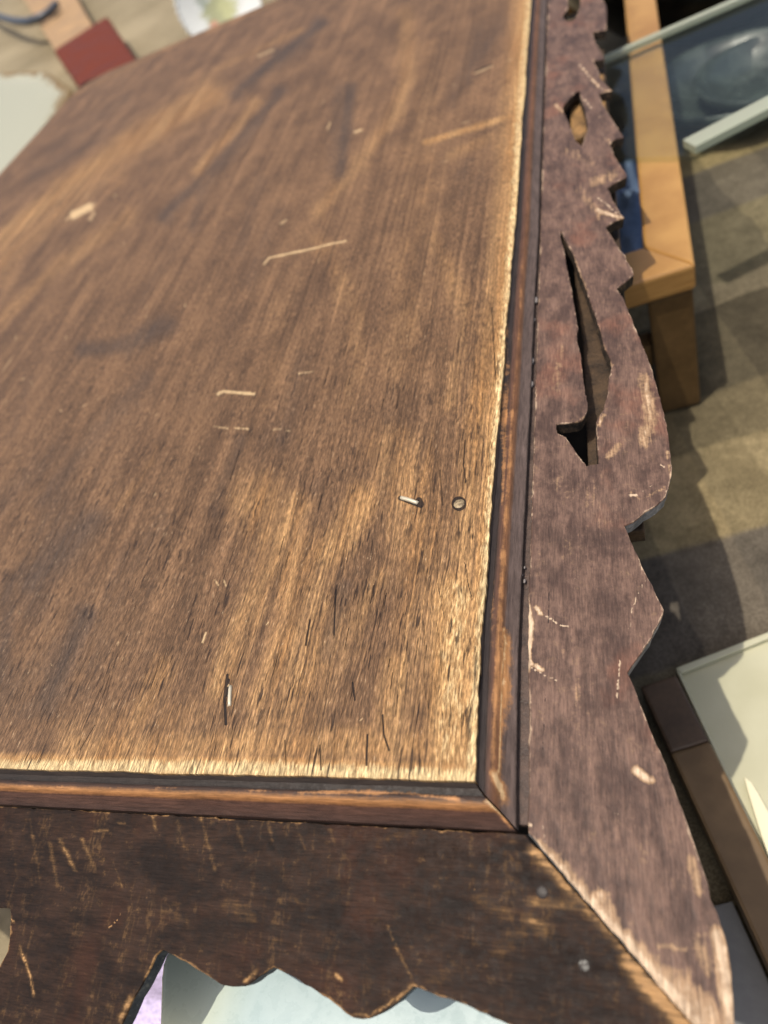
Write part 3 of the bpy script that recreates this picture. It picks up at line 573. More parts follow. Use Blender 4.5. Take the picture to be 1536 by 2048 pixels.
r_str = dict(
 bare=[([(1075, 1700), (1120, 1745), (1195, 1825), (1280, 1918), (1400, 2045)], 40, 0.80, 1.0), ([(1200, 1790), (1240, 1860), (1330, 1950)], 30, 0.55, 1), ([(1435, 1870), (1452, 1950), (1458, 2040)], 42, 0.72, 1), ([(1340, 1960), (1430, 2040)], 64, 0.6, 1), ([(1400, 1880), (1420, 1940)], 30, 0.5, 1), ([(1180, 330), (1140, 300)], 30, 0.3, 1), ([(1160, 380), (1200, 430)], 22, 0.35, 1), ([(1120, 700), (1110, 780)], 26, 0.28, 1), ([(1180, 1000), (1120, 960)], 60, 0.22, 1), ([(1130, 1300), (1200, 1500)], 60, 0.16, 1),
  ([(1328, 1480), (1340, 1530)], 8, 0.8, 0.8), ([(1270, 1540), (1300, 1560)], 16, 0.75, 0.9), ([(1262, 985), (1280, 1000), (1330, 975)], 6, 0.5, 1), ([(1290, 760), (1300, 830), (1290, 880)], 34, 0.5, 1), ([(1335, 900), (1342, 960)], 6, 0.7, 1), ([(1240, 890), (1215, 915)], 16, 0.45, 1),
  ([(1055, 1210), (1062, 1250), (1058, 1290), (1056, 1335)], 9, 0.95, 0.6), ([(1072, 1215), (1082, 1228)], 7, 0.9, 0.7), ([(1060, 1325), (1085, 1340)], 7, 0.85, 0.7),
  ([(1380, 1720), (1400, 1780)], 30, 0.48, 1), ([(1320, 1890), (1370, 1900)], 14, 0.5, 1), ([(1195, 420), (1245, 437)], 7, 0.8, 0.8), ([(1185, 365), (1225, 352)], 26, 0.42, 1), ([(1200, 175), (1165, 135)], 6, 0.6, 1), ([(1212, 180), (1222, 182)], 6, 0.9, 1), ([(1215, 280), (1225, 290)], 6, 0.8, 1),
  ([(1128, 480), (1150, 520), (1175, 580)], 6, 0.45, 1), ([(1205, 690), (1222, 730)], 7, 0.6, 1), ([(1208, 830), (1196, 850)], 8, 0.7, 1), ([(1150, 845), (1172, 832)], 5, 0.6, 1), ([(1112, 210), (1124, 222)], 7, 0.7, 1), ([(1095, 1130), (1210, 1050)], 70, 0.16, 1)],
 stain=[([(1100, 1060), (1130, 1100)], 42, 0.55, 1), ([(1090, 1130), (1130, 1190)], 40, 0.45, 1), ([(1250, 850), (1270, 880), (1240, 920)], 24, 0.5, 1), ([(1060, 1000), (1058, 1200)], 12, 0.5, 1), ([(1075, 300), (1070, 700)], 26, 0.4, 1), ([(1190, 1720), (1240, 1830)], 40, 0.34, 1), ([(1370, 1600), (1340, 1640)], 40, 0.25, 1), ([(1150, 300), (1120, 360)], 30, 0.3, 1)],
 scratch=[([(1290, 1160), (1275, 1190), (1262, 1225), (1258, 1260)], 3.5, 0.75, 0.9), ([(1240, 1320), (1236, 1370), (1233, 1398)], 3, 0.85, 0.9), ([(1090, 1232), (1105, 1240)], 4.5, 0.85, 0.8), ([(1105, 1240), (1122, 1252), (1140, 1254)], 3.4, 0.8, 0.8), ([(1062, 1335), (1090, 1350), (1115, 1362)], 3.4, 0.8, 0.8), ([(1258, 990), (1272, 990)], 5, 0.9, 0.7), ([(1278, 985), (1310, 968)], 3, 0.6, 0.9), ([(1307, 950), (1312, 975)], 2.5, 0.5, 0.9),
  ([(1322, 928), (1328, 936)], 4, 0.9, 0.8), ([(1195, 395), (1225, 418), (1245, 436)], 3.5, 0.8, 0.8), ([(1190, 400), (1172, 385)], 3, 0.4, 1), ([(1158, 128), (1185, 160), (1205, 180)], 3.5, 0.85, 0.8), ([(1205, 270), (1224, 288)], 3.5, 0.8, 0.8), ([(1170, 200), (1182, 215)], 4, 0.8, 0.8), ([(1197, 232), (1206, 240)], 3.5, 0.7, 0.8), ([(1146, 1160), (1160, 1150)], 2, 0.5, 0.9), ([(1055, 1640), (1062, 1652)], 5, 0.9, 0.9), ([(1085, 1650), (1092, 1690)], 2.5, 0.7, 1), ([(1210, 1620), (1240, 1630)], 2.5, 0.6, 1), ([(1330, 1765), (1390, 1762)], 2.5, 0.5, 1)],
 crack=[([(1098, 1180), (1097, 1290), (1086, 1500)], 3.0, 0.7, 1.0), ([(1172, 1110), (1185, 1140), (1190, 1150)], 2, 0.7, 0.9), ([(1217, 1160), (1230, 1175)], 1.8, 0.6, 0.9), ([(1130, 950), (1131, 1010)], 1.5, 0.5, 0.9), ([(1180, 1650), (1185, 1720)], 1.6, 0.5, 0.9), ([(1110, 1490), (1120, 1500)], 2, 0.6, 1)])
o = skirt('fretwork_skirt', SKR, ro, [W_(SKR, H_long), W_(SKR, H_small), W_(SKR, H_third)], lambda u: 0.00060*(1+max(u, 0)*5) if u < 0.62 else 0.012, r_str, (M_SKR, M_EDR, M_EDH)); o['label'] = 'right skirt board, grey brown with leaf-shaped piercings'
F_out = [(225, 2080), (246, 2042), (265, 1998), (284, 1968), (298, 1941), (312, 1910.5), (324, 1899.6), (328, 1899), (351.5, 1912), (398, 1940), (442, 1968), (465, 1972), (489, 1971), (515.6, 1953), (548, 1934), (586, 1952), (633, 1981), (668, 2005), (691, 2025), (706, 2034), (723.6, 2037), (740, 2035), (756, 2028), (780, 2012), (803, 1993), (826, 1971.5), (861, 1984), (900, 1996), (932, 2008), (1014, 2046), (1100, 2082), (1220, 2118)]
fo = [np.array([0.0122-0.0010, 0.0003]), np.array([0.0122-0.0006+CA*0.0535, 0.0535])][::1]
fo = fo + W_(SKF, F_out)[::-1]
um = fo[-1][0]
for du, v in [(-0.02, 0.062), (-0.06, 0.066), (-0.10, 0.058), (-0.12, 0.045), (-0.15, 0.055), (-0.19, 0.06), (-0.22, 0.045), (-0.26, 0.058), (-0.3, 0.046)]: fo.append(np.array([um+du, v]))
fo += [np.array([XL-0.0106-CA*0.05, 0.05]), np.array([XL-0.0106, 0.0])]
H_left = [(-110, 1830), (-60, 1812), (0, 1815), (20.5, 1816), (22, 1837), (20.5, 1864), (16, 1902), (0, 1932), (-60, 1962), (-110, 1940)]
f_str = dict(
 bare=[([(1068, 1700), (1100, 1735), (1140, 1780)], 30, 0.8, 1), ([(1110, 1750), (1180, 1825), (1240, 1890)], 24, 0.62, 1), ([(1260, 1925), (1320, 1995), (1370, 2050)], 44, 0.9, 1), ([(1060, 1840), (1085, 1860)], 30, 0.62, 1), ([(1060, 1805), (1150, 1810)], 22, 0.6, 1), ([(960, 1800), (1010, 1825)], 30, 0.36, 1), ([(1000, 1900), (1060, 1850)], 40, 0.3, 1),
  ([(240, 2040), (262, 1995)], 14, 0.75, 0.9), ([(290, 1955), (312, 1912)], 5, 0.7, 1), ([(490, 1963), (510, 1945)], 10, 0.75, 0.8), ([(673, 1950), (682, 1960)], 8, 0.7, 0.8), ([(700, 2030), (740, 2032), (790, 2000), (822, 1972)], 9, 0.8, 1), ([(20, 1838), (26, 1842)], 6, 0.9, 0.8), ([(40, 1895), (60, 1950), (68, 1990)], 8, 0.8, 1),
  ([(775, 1850), (800, 1910), (822, 1955)], 6, 0.7, 1), ([(100, 1690), (115, 1770)], 10, 0.5, 1), ([(120, 1680), (150, 1740)], 10, 0.62, 1), ([(165, 1680), (190, 1740)], 10, 0.55, 1), ([(225, 1720), (245, 1775)], 5, 0.5, 1), ([(305, 1632), (312, 1660)], 8, 0.62, 1), ([(400, 1630), (430, 1740)], 8, 0.46, 1), ([(355, 1640), (370, 1700)], 8, 0.4, 1), ([(470, 1640), (490, 1700)], 9, 0.4, 1), ([(535, 1640), (545, 1680)], 9, 0.5, 1), ([(590, 1640), (610, 1700)], 7, 0.36, 1), ([(660, 1660), (670, 1690)], 9, 0.45, 1), ([(190, 1662), (215, 1660)], 8, 0.5, 1), ([(235, 1645), (250, 1646)], 5, 0.55, 1),
  ([(330, 1820), (380, 1850)], 20, 0.3, 1), ([(460, 1810), (500, 1830)], 30, 0.34, 1), ([(740, 1690), (830, 1660)], 22, 0.3, 1), ([(60, 1640), (80, 1760)], 7, 0.4, 1), ([(20, 1650), (35, 1760)], 7, 0.3, 1), ([(860, 1960), (900, 1950)], 26, 0.3, 1), ([(580, 1790), (620, 1830)], 20, 0.25, 1)],
 stain=[([(540, 1690), (545, 1695)], 12, 0.9, 0.9), ([(800, 1700), (1000, 1720)], 70, 0.45, 1), ([(1100, 1880), (1200, 1940)], 60, 0.6, 1), ([(950, 1900), (1000, 1960)], 60, 0.4, 1), ([(0, 1700), (60, 1800)], 50, 0.4, 1), ([(1045, 1690), (1055, 1760)], 30, 0.6, 1), ([(1083, 1785)], 22, 0.6, 1), ([(1165, 1932)], 26, 0.7, 1)],
 scratch=[([(243, 1822), (235, 1840), (215, 1858)], 2, 0.8, 0.8), ([(420, 1760), (445, 1768)], 1.6, 0.7, 0.8), ([(60, 1992), (75, 1990)], 3, 0.5, 1), ([(130, 1895), (145, 1892)], 2.5, 0.5, 1), ([(945, 1778), (948, 1780)], 2.5, 0.9, 0.8)],
 crack=[([(440, 1627), (540, 1632)], 3.0, 0.95, 0.6), ([(0, 1603), (90, 1607), (190, 1612), (235, 1616)], 3.0, 0.9, 0.6)])
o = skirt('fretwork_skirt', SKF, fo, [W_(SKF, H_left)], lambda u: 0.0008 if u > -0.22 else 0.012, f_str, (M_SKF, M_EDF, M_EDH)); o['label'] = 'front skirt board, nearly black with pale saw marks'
def plain_skirt(pl, L, m0, m1):
    out = [np.array([-m0, 0.0])]; n = 14
    for i in range(n+1):
        out.append(np.array([-m0-CA*0.05+(L+m0+m1+2*CA*0.05)*i/n, 0.05]))
        if i < n: out.append(np.array([-m0-CA*0.05+(L+m0+m1+2*CA*0.05)*(i+0.62)/n, 0.037]))
    out.append(np.array([L+m1, 0.0]))
    z = dict(bare=[], stain=[], scratch=[], crack=[])
    skirt('fretwork_skirt', pl, out, [], lambda u: 0.012, z, (M_SKF, M_EDF, M_EDH))
pl = Plane((XL-0.0106, 0, -0.0092), (0, 1, 0), (-CA, 0, -SA)); plain_skirt(pl, YB, 0.0106, 0.0122)
pl = Plane((XL, YB+0.0122, -0.0092), (1, 0, 0), (0, CA, -SA)); pl.n = pl.n if pl.n[2] > 0 else -pl.n; plain_skirt(pl, -XL, 0.0106, 0.0122)
nail_head(1084, 1784, 0.0022, -0.00012, SKF, M_NAILD); nail_head(1168, 1931, 0.0018, -0.0001, SKF, M_NAILB2)
# ---- carcass under the top, backing strip behind the fretwork
bm = bmesh.new()
for c, s in (((-0.024, 0.45, -0.1055), (0.012, 0.84, 0.189)), ((-0.579, 0.45, -0.1055), (0.012, 0.84, 0.189)), ((-0.3015, 0.036, -0.1055), (0.542, 0.012, 0.189)), ((-0.3015, 0.864, -0.1055), (0.542, 0.012, 0.189)), ((-0.3015, 0.45, -0.0108), (0.60, 0.90, 0.0012))):
    box(bm, c, s)
part(bm_obj('carcass', bm, M_DARK))
bm = bmesh.new()
P = [(0.0285, 0.10), (0.047, 0.10), (0.047, 0.53), (0.0225, 0.53), (0.0235, 0.43), (0.0255, 0.36), (0.024, 0.26), (0.0275, 0.21)]
prism(bm, P, -0.034, -0.027, 0.0006)
for y in (0.11, 0.52): box(bm, (0.006, y, -0.036), (0.075, 0.014, 0.004))
part(bm_obj('backing_strip', bm, M_BACK))
bm = bmesh.new()
for ya, yb in zip(np.linspace(-0.008, YB, 24)[:-1], np.linspace(-0.008, YB, 24)[1:]):
    prism(bm, [(0.004, ya), (0.0150, ya), (0.0150, yb), (0.004, yb)], -0.0125, -0.0102)
part(bm_obj('ledge', bm, simple('dark_ledge_wood', (0.075, 0.048, 0.036), .6, .5, 200, bump=.4)))
bm = bmesh.new(); box(bm, (0.005, 0.33, -0.053), (0.042, 0.48, 0.006)); part(bm_obj('added_shade_board', bm, M_DARK))  # added dark board, keeps the shaded side of the long hole black
bm = bmesh.new(); prism(bm, [(0.0245, 0.395), (0.046, 0.395), (0.046, 0.475), (0.0235, 0.475)], -0.0262, -0.0215, 0.001)
part(bm_obj('lit_backing', bm, simple('sunlit_backing_wood', (0.24, 0.135, 0.05), .7, .75, 130, bump=.8)))  # brighter backing added here, sun through the small hole put into its colour
# paint flecks left in the groove beside the skirt
tm = NT('old_white_paint'); M_FLECK = tm.fin((0.20, 0.175, 0.16), 0.6, 0.4)
bm = bmesh.new()
for px, py, r in ((1069, 560, 1.6), (1071, 600, 2.0), (1068, 640, 1.2), (1065, 680, 1.1), (1064, 722, 2.0), (1063, 768, 1.8), (1056, 888, .9), (1049, 1135, .7), (1049, 1162, 1.0), (1018, 1096, .8), (1045, 1150, .5), (1066, 575, 1.0)):
    P = un(px, py, -0.0088); r *= 0.00036*(1+P[1]*2)
    b2 = bmesh.ops.create_icosphere(bm, subdivisions=2, radius=1.0)
    for v in b2['verts']: v.co = Vector((P[0]+v.co.x*r*(1+.3*math.sin(9*v.co.y+px)), P[1]+v.co.y*r*2.2*(1+.3*math.sin(7*v.co.x+py)), P[2]+v.co.z*r*.5))
o = part(bm_obj('paint_flecks', bm, M_FLECK, None, True)); o['kind'] = 'stuff'

# ================================================================== THE SURROUNDINGS
ZG = -0.2
def gr(px, py, z=ZG): p = un(px, py, z); return (p[0], p[1])
# ground: one sheet to the horizon
t = NT('ground_beige'); n1 = t.noise((3, 3, 3), detail=6); n2 = t.noise((120, 120, 120), detail=5); 
c = t.mix(t.mapr(t.add(t.mul(n1, .6), t.mul(n2, .4)), .35, .65), (0.18, 0.145, 0.085), (0.31, 0.255, 0.16))
M_GRD = t.fin(c, 0.9, 0.2, t.bump(n2, 0.5, 0.003))
bm = bmesh.new(); s = 200
bm.faces.new([bm.verts.new(p) for p in ((-s, -s, ZG-0.004), (s, -s, ZG-0.004), (s, s, ZG-0.004), (-s, s, ZG-0.004))])
o = bm_obj('ground', bm, M_GRD); o['kind'] = 'structure'
# chequered blanket
t = NT('checked_blanket'); sp = t.N('ShaderNodeSeparateXYZ'); t.put(sp.inputs[0], t.scale((1, 1, 1), rot=(0, 0, R_(-13.5)))) 
wob = t.noise((22, 22, 22), detail=2); vy = t.add(sp.outputs[1], t.mul(t.math('SUBTRACT', wob, .5), .010)); vx = t.add(sp.outputs[0], t.mul(t.math('SUBTRACT', wob, .5), .010))
def bands(v, L, st):
    r = t.N('ShaderNodeValToRGB'); r.color_ramp.interpolation = 'LINEAR'; el = r.color_ramp.elements
    fr_ = t.math('FRACT', t.math('DIVIDE', v, L)); pts = []
    for i, (p, c_) in enumerate(st):
        pts.append((p, st[i-1][1] if i else st[-1][1])); pts.append((p+0.008, c_))
    pts = [(0.0, st[0][1])]+pts[2:] if st[0][0] == 0 else pts
    while len(el) < len(pts): el.new(.5)
    for e, (p, c_) in zip(el, pts): e.position = p; e.color = (*c_, 1)
    t.put(r.inputs[0], fr_); return r.outputs[0]
by = bands(vy, 0.40, [(0, (.17, .14, .085)), (.075, (.17, .14, .085)), (.29, (.125, .105, .078)), (.475, (.23, .18, .095)), (.655, (.135, .108, .06)), (.775, (.085, .07, .042))])
bx = bands(vx, 0.17, [(0, (1, 1, 1)), (.18, (.72, .72, .74)), (.55, (1.05, 1.03, 1.0)), (.8, (.85, .85, .85))])
c = t.mix(1.0, by, bx, 'MULTIPLY'); wv_ = t.noise((900, 900, 900), detail=2); n3 = t.noise((45, 45, 45), detail=4)
g = t.N('ShaderNodeCombineColor'); gm = t.mul(t.mapr(wv_, .35, .65, .75, 1.2), t.mul(t.mapr(t.noise((170, 170, 170), detail=4), .35, .65, .92, 1.08), t.mapr(n3, .3, .7, .82, 1.12)))
for i in range(3): t.put(g.inputs[i], gm)
M_BLK = t.fin(t.mix(1.0, c, g.outputs[0], 'MULTIPLY'), 0.92, 0.15, t.bump(t.add(t.mul(wv_, .2), n3), 0.5, 0.004))
bm = bmesh.new(); nx, ny = 110, 110; g0 = []
for j in range(ny+1):
    g0.append([])
    for i in range(nx+1):
        x = -0.25+1.0*i/nx; y = -0.45+1.30*j/ny
        g0[-1].append(bm.verts.new((x, y, ZG+0.0006+0.0022*(math.sin(x*31+y*9)*math.sin(y*23-x*7)+1)*0.5)))
for j in range(ny):
    for i in range(nx): bm.faces.new((g0[j][i], g0[j][i+1], g0[j+1][i+1], g0[j+1][i]))
o = tag(bm_obj('checked_blanket', bm, M_BLK, None, True), 'brown and beige checked blanket spread on the ground to the right of the cabinet', 'blanket')

# tan wooden box frame
FT = 0.018; ZF = ZG+0.100; zt = ZF+FT
t = NT('tan_varnished_wood'); f1 = t.noise((40, 40, 500), detail=3); f2 = t.noise((14, 14, 14), detail=4)
M_TAN = t.fin(t.mix(t.mapr(t.add(t.mul(f1, .5), t.mul(f2, .5)), .35, .65), (0.33, 0.165, 0.045), (0.43, 0.235, 0.07)), 0.4, 0.5, t.bump(f1, .2, .001))
fA, fB = np.array(gr(1390, 528, zt)), np.array(gr(1312, 0, zt)); d1 = (fB-fA)/np.linalg.norm(fB-fA); iA = np.array(gr(1284, 480, zt))
iN = iA-fA; fw = abs(d1[0]*iN[1]-d1[1]*iN[0]); d2 = np.array([-d1[1], d1[0]])
gC = np.array(gr(1250, 572, zt)); d2b = (gC-fA)/np.linalg.norm(gC-fA)
fr_ = empty('display_frame', (fA[0], fA[1], ZG+.003), 'tan wooden display frame on short legs standing on the blanket, right of the cabinet', 'frame')
bpy.context.view_layer.update()
def child(o, p, ): o.parent = p; o.matrix_parent_inverse = p.matrix_world.inverted(); return o
LN, WD = 0.85, 0.118; fr0 = 0.034
def rail(a, b, c_, d_, name='rail', z0=ZF, z1=zt):
    bm = bmesh.new(); prism(bm, [a, b, c_, d_], z0, z1, 0.0025, 3); return child(bm_obj(name, bm, M_TAN, None), fr_)
o1, o2, o3, o4 = fA, fA+d1*LN, fA+d1*LN+d2b*WD, fA+d2b*WD
i1, i2, i3, i4 = fA+d1*fr0+d2b*fw, fA+d1*(LN-fw)+d2b*fw, fA+d1*(LN-fw)+d2b*(WD-fw), fA+d1*fr0+d2b*(WD-fw)
for a, b, c_, d_ in ((o1, o2, i2, i1), (o2, o3, i3, i2), (o3, o4, i4, i3), (o4, o1, i1, i4)): rail(a, b, c_, d_)

lw = fw*.96; M_LEG = simple('shaded_leg_wood', (0.13, 0.075, 0.028), .6, .25, 30, spec=.2)  # shade on the leg fronts is put into this darker brown
def rail2(a, b, c_, d_, name, z0, z1):
    bm = bmesh.new(); prism(bm, [a, b, c_, d_], z0, z1, 0.002, 2); return child(bm_obj(name, bm, M_LEG), fr_)
for c_, u_, v_ in ((o1, d1, d2b), (o2, -d1, d2b), (o3, -d1, -d2b), (o4, d1, -d2b)):
    q0 = c_+u_*.002+v_*.002; rail2(q0, q0+u_*fr0*.8, q0+u_*fr0*.8+v_*lw, q0+v_*lw, 'leg', ZG+.003, ZF-.0004)
for a_, b_, n_ in ((o1, o4, d1), (o1, o2, d2b), (o2, o3, -d1)):
    d_ = (b_-a_)/np.linalg.norm(b_-a_); L_ = np.linalg.norm(b_-a_); off = (lw if abs(d_ @ d2b) > .5 else fr0*.8)+.0026
    p_, q_ = a_+d_*off+n_*.006, b_-d_*off+n_*.006
    rail2(p_, q_, q_+n_*.016, p_+n_*.016, 'stretcher', ZG+.045, ZG+.062)

# sheet of glass on top of the frame
def glass_mat(name, tint, edge=False):
    m = bpy.data.materials.new(name); m.use_nodes = True; nt_ = m.node_tree; nt_.nodes.clear()
    out = nt_.nodes.new('ShaderNodeOutputMaterial'); tr = nt_.nodes.new('ShaderNodeBsdfTransparent'); gl = nt_.nodes.new('ShaderNodeBsdfGlossy'); df = nt_.nodes.new('ShaderNodeBsdfDiffuse')
    tr.inputs[0].default_value = (*tint, 1); gl.inputs['Roughness'].default_value = 0.03; gl.inputs[0].default_value = (.9, .95, .95, 1)
    fz = nt_.nodes.new('ShaderNodeFresnel'); fz.inputs[0].default_value = 1.22
    mx = nt_.nodes.new('ShaderNodeMixShader'); geo = nt_.nodes.new('ShaderNodeNewGeometry'); fm = nt_.nodes.new('ShaderNodeMath'); fm.operation = 'MULTIPLY'; fb = nt_.nodes.new('ShaderNodeMath'); fb.operation = 'SUBTRACT'; fb.inputs[0].default_value = 1.0
    nt_.links.new(geo.outputs['Backfacing'], fb.inputs[1]); nt_.links.new(fz.outputs[0], fm.inputs[0]); nt_.links.new(fb.outputs[0], fm.inputs[1]); nt_.links.new(fm.outputs[0], mx.inputs[0]); nt_.links.new(tr.outputs[0], mx.inputs[1]); nt_.links.new(gl.outputs[0], mx.inputs[2])
    m2 = nt_.nodes.new('ShaderNodeMixShader'); m2.inputs[0].default_value = 0.6 if edge else 0.012; df.inputs[0].default_value = (.46, .48, .38, 1) if edge else (.45, .5, .47, 1)
    nt_.links.new(mx.outputs[0], m2.inputs[1]); nt_.links.new(df.outputs[0], m2.inputs[2]); nt_.links.new(m2.outputs[0], out.inputs[0]); return m
M_GL, M_GLE = glass_mat('clear_glass', (0.93, 0.95, 0.92)), glass_mat('glass_edge', (0.7, 0.8, 0.72), True)
zg = zt+0.001
ga, gb = np.array(gr(1180, 153, zg)), np.array(gr(1560, -12, zg)); gc, gd = np.array(gr(1580, 225, zg)), np.array(gr(1392, 322, zg)); ge = np.array(gr(1180, 330, zg))
gt = empty('glass_tray', ((ga[0]+gc[0])/2, (ga[1]+gc[1])/2, zg), 'clear glass tray with a thick pale edge laid across the tan frame', 'glass tray')
bpy.context.view_layer.update()
bm = bmesh.new(); prism(bm, [ge, gd, gc, gb, ga], zg, zg+0.004, 0.0008); child(bm_obj('pane', bm, M_GL), gt)
def wall(a, b, th, h, name, mat):
    a, b = np.array(a), np.array(b); d = (b-a)/np.linalg.norm(b-a); n = np.array([-d[1], d[0]])*th
    bm = bmesh.new(); prism(bm, [a, b, b+n, a+n], zg+0.0042, zg+0.0042+h, 0.001, 2); return child(bm_obj(name, bm, mat), gt)
wall(gd, gc, 0.015, 0.006, 'rim', M_GLE); wall(ga, gb, 0.007, 0.005, 'rim', M_GLE)
# dark glassware under and beyond the glass
M_DKG = simple('dark_green_glass', (0.035, 0.045, 0.040), 0.25, 0.5, 40, spec=0.6)
M_IRON = simple('black_iron', (0.012, 0.010, 0.007), 0.35, 0.6, 12, spec=0.5)
def bowl(px, py, r, h, mat, name, label, z=ZG+0.003):
    x, y = gr(px, py, z); bm = bmesh.new()
    lathe(bm, [(r*.45, 0), (r*.7, h*.25), (r*.95, h*.7), (r, h), (r*.95, h), (r*.86, h*.7), (r*.6, h*.3), (0.0001, h*.2)], (x, y, z), 48)
    return tag(bm_obj(name, bm, mat, None, True), label, 'bowl')
bowl(1425, 20, 0.17, 0.10, M_IRON, 'iron_bowl', 'black iron bowl beyond the tan frame at the top right')
bowl(1470, 215, 0.085, 0.035, M_DKG, 'glass_bowl', 'dark green glass bowl under the glass tray, nearer the frame')
bowl(1545, 190, 0.07, 0.03, M_DKG, 'glass_bowl', 'dark green glass bowl under the glass tray, at the right border')
# crumpled cloths
def cloth(name, px, py, sx, sy, h, rz, mat, label, cat='cloth', fold=60, z=ZG+0.003):
    x0, y0 = gr(px, py, z); bm = bmesh.new(); n = 40; rows = []; co, si = math.cos(rz), math.sin(rz)
    for j in range(n+1):
        rows.append([])
        for i in range(n+1):
            a, b = i/n*2-1, j/n*2-1; e = max(0, 1-max(abs(a), abs(b))**6)
            zz = h*e*(0.55+0.25*math.sin(fold*a*sx+3*math.sin(5*b))+0.2*math.sin(fold*1.3*b*sy+2*a+2*math.sin(4*a)))
            X_, Y_ = a*sx*(1+.04*math.sin(5*b)), b*sy*(1+.04*math.sin(4*a))
            rows[-1].append(bm.verts.new((x0+co*X_-si*Y_, y0+si*X_+co*Y_, z+0.001+max(0, zz))))
    for j in range(n):
        for i in range(n): bm.faces.new((rows[j][i], rows[j][i+1], rows[j+1][i+1], rows[j+1][i]))
    r = bmesh.ops.extrude_face_region(bm, geom=bm.faces[:])
    for g_ in r['geom']:
        if isinstance(g_, bmesh.types.BMVert): g_.co.z -= 0.0012
    return tag(bm_obj(name, bm, mat, None, True), label, cat)
def fabric(name, col, sc=500, var=.35):
    t = NT(name); n = t.noise((sc, sc, sc), detail=4); n2 = t.noise((30, 30, 30), detail=4)
    return t.fin(t.mix(t.mapr(t.add(t.mul(n, .5), t.mul(n2, .5)), .35, .65), tuple(x*(1-var) for x in col), tuple(min(1, x*(1+var)) for x in col)), .9, .2, t.bump(n, .3, .001))
cloth('denim_cloth', 1222, 440, 0.030, 0.09, 0.028, -0.1, fabric('blue_denim', (0.13, 0.18, 0.29)), 'crumpled blue denim cloth between the cabinet skirt and the tan frame')
cloth('purple_cloth', 262, 2030, 0.06, 0.05, 0.012, 0.3, fabric('lilac_cloth', (0.50, 0.43, 0.62)), 'folded lilac cloth beside the pale tray under the front skirt')

# white trays
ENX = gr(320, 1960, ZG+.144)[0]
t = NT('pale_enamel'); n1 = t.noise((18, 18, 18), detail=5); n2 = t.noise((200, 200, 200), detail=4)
sp = t.N('ShaderNodeSeparateXYZ'); t.put(sp.inputs[0], t.co); sun_cream = t.mapr(t.add(sp.outputs[0], t.mul(t.math('SUBTRACT', n1, .5), .02)), ENX+.006, ENX+.040, 1.0, 0.0)
M_EN = t.fin(t.mix(sun_cream, t.mix(t.mapr(n1, .35, .7), (0.36, 0.46, 0.46), (0.41, 0.50, 0.49)), (.60, .62, .44)), t.mapr(n2, .3, .7, .2, .4), .5, t.bump(n2, .08, .001))  # cream sun on the left and bluish shade are painted into the enamel
t = NT('cream_tray_enamel'); n1 = t.noise((14, 14, 14), detail=5); n2 = t.noise((160, 160, 160), detail=4)
M_CR = t.fin(t.mix(t.mapr(n1, .35, .7), (0.42, 0.40, 0.26), (0.50, 0.48, 0.33)), t.mapr(n2, .3, .7, .3, .5), .45, t.bump(n2, .08, .001))
def tray(name, pts, z, h, mat, label, rimm=None, lip=0.006):
    hb = min(h*.6, .005)
    c = np.mean(pts, 0); e = empty(name, (c[0], c[1], z), label, 'tray'); bpy.context.view_layer.update()
    bm = bmesh.new(); prism(bm, pts, z, z+h-hb, .0012, 2); child(bm_obj('base', bm, mat), e)
    bm = bmesh.new(); pts = [np.array(p) for p in pts]; n = len(pts); inn = [p+(c-p)/np.linalg.norm(c-p)*lip*1.4 for p in pts]
    for i in range(n): prism(bm, [pts[i], pts[(i+1) % n], inn[(i+1) % n], inn[i]], z+h-hb+.0002, z+h, .0008, 2)
    child(bm_obj('rim', bm, rimm or mat), e); return e
def rounded(P, r, n=5):
    out = []; P = [np.array(p, float) for p in P]
    for i, p in enumerate(P):
        a, b = P[i-1]-p, P[(i+1) % len(P)]-p; a /= np.linalg.norm(a); b /= np.linalg.norm(b)
        for k in range(n+1):
            t_ = k/n; out.append(p+a*r*(1-t_)**2+b*r*t_**2)
    return out
z1 = ZG+0.004
en = [gr(322, 1880, z1+.140), gr(308, 2300, z1+.140), gr(1150, 2300, z1+.140), gr(1290, 1960, z1+.140)]; ec = np.mean(en, 0)  # tray built up as a tall box to lift its top out of skirt shadow
eb = empty('built_up_enamel_tray', (ec[0], ec[1], z1), 'pale enamel tray built up as a lidded box, bluish shade in its colour, under the front skirt of the cabinet', 'box'); bpy.context.view_layer.update()
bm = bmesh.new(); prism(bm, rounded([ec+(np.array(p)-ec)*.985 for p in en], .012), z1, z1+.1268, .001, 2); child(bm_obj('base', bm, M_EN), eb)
bm = bmesh.new(); prism(bm, rounded(en, .012), z1+.127, z1+.140, .0025, 3); child(bm_obj('raised_tray_top', bm, M_EN), eb)
z1 = ZG+0.0035
cr = [gr(1352, 1346, z1), gr(1640, 1234, z1), gr(1800, 1900, z1), gr(1640, 1960, z1)]
tray('cream_tray', cr, z1, 0.006, M_CR, 'cream tray at the right border, partly in the shadow of the skirt', lip=.003)
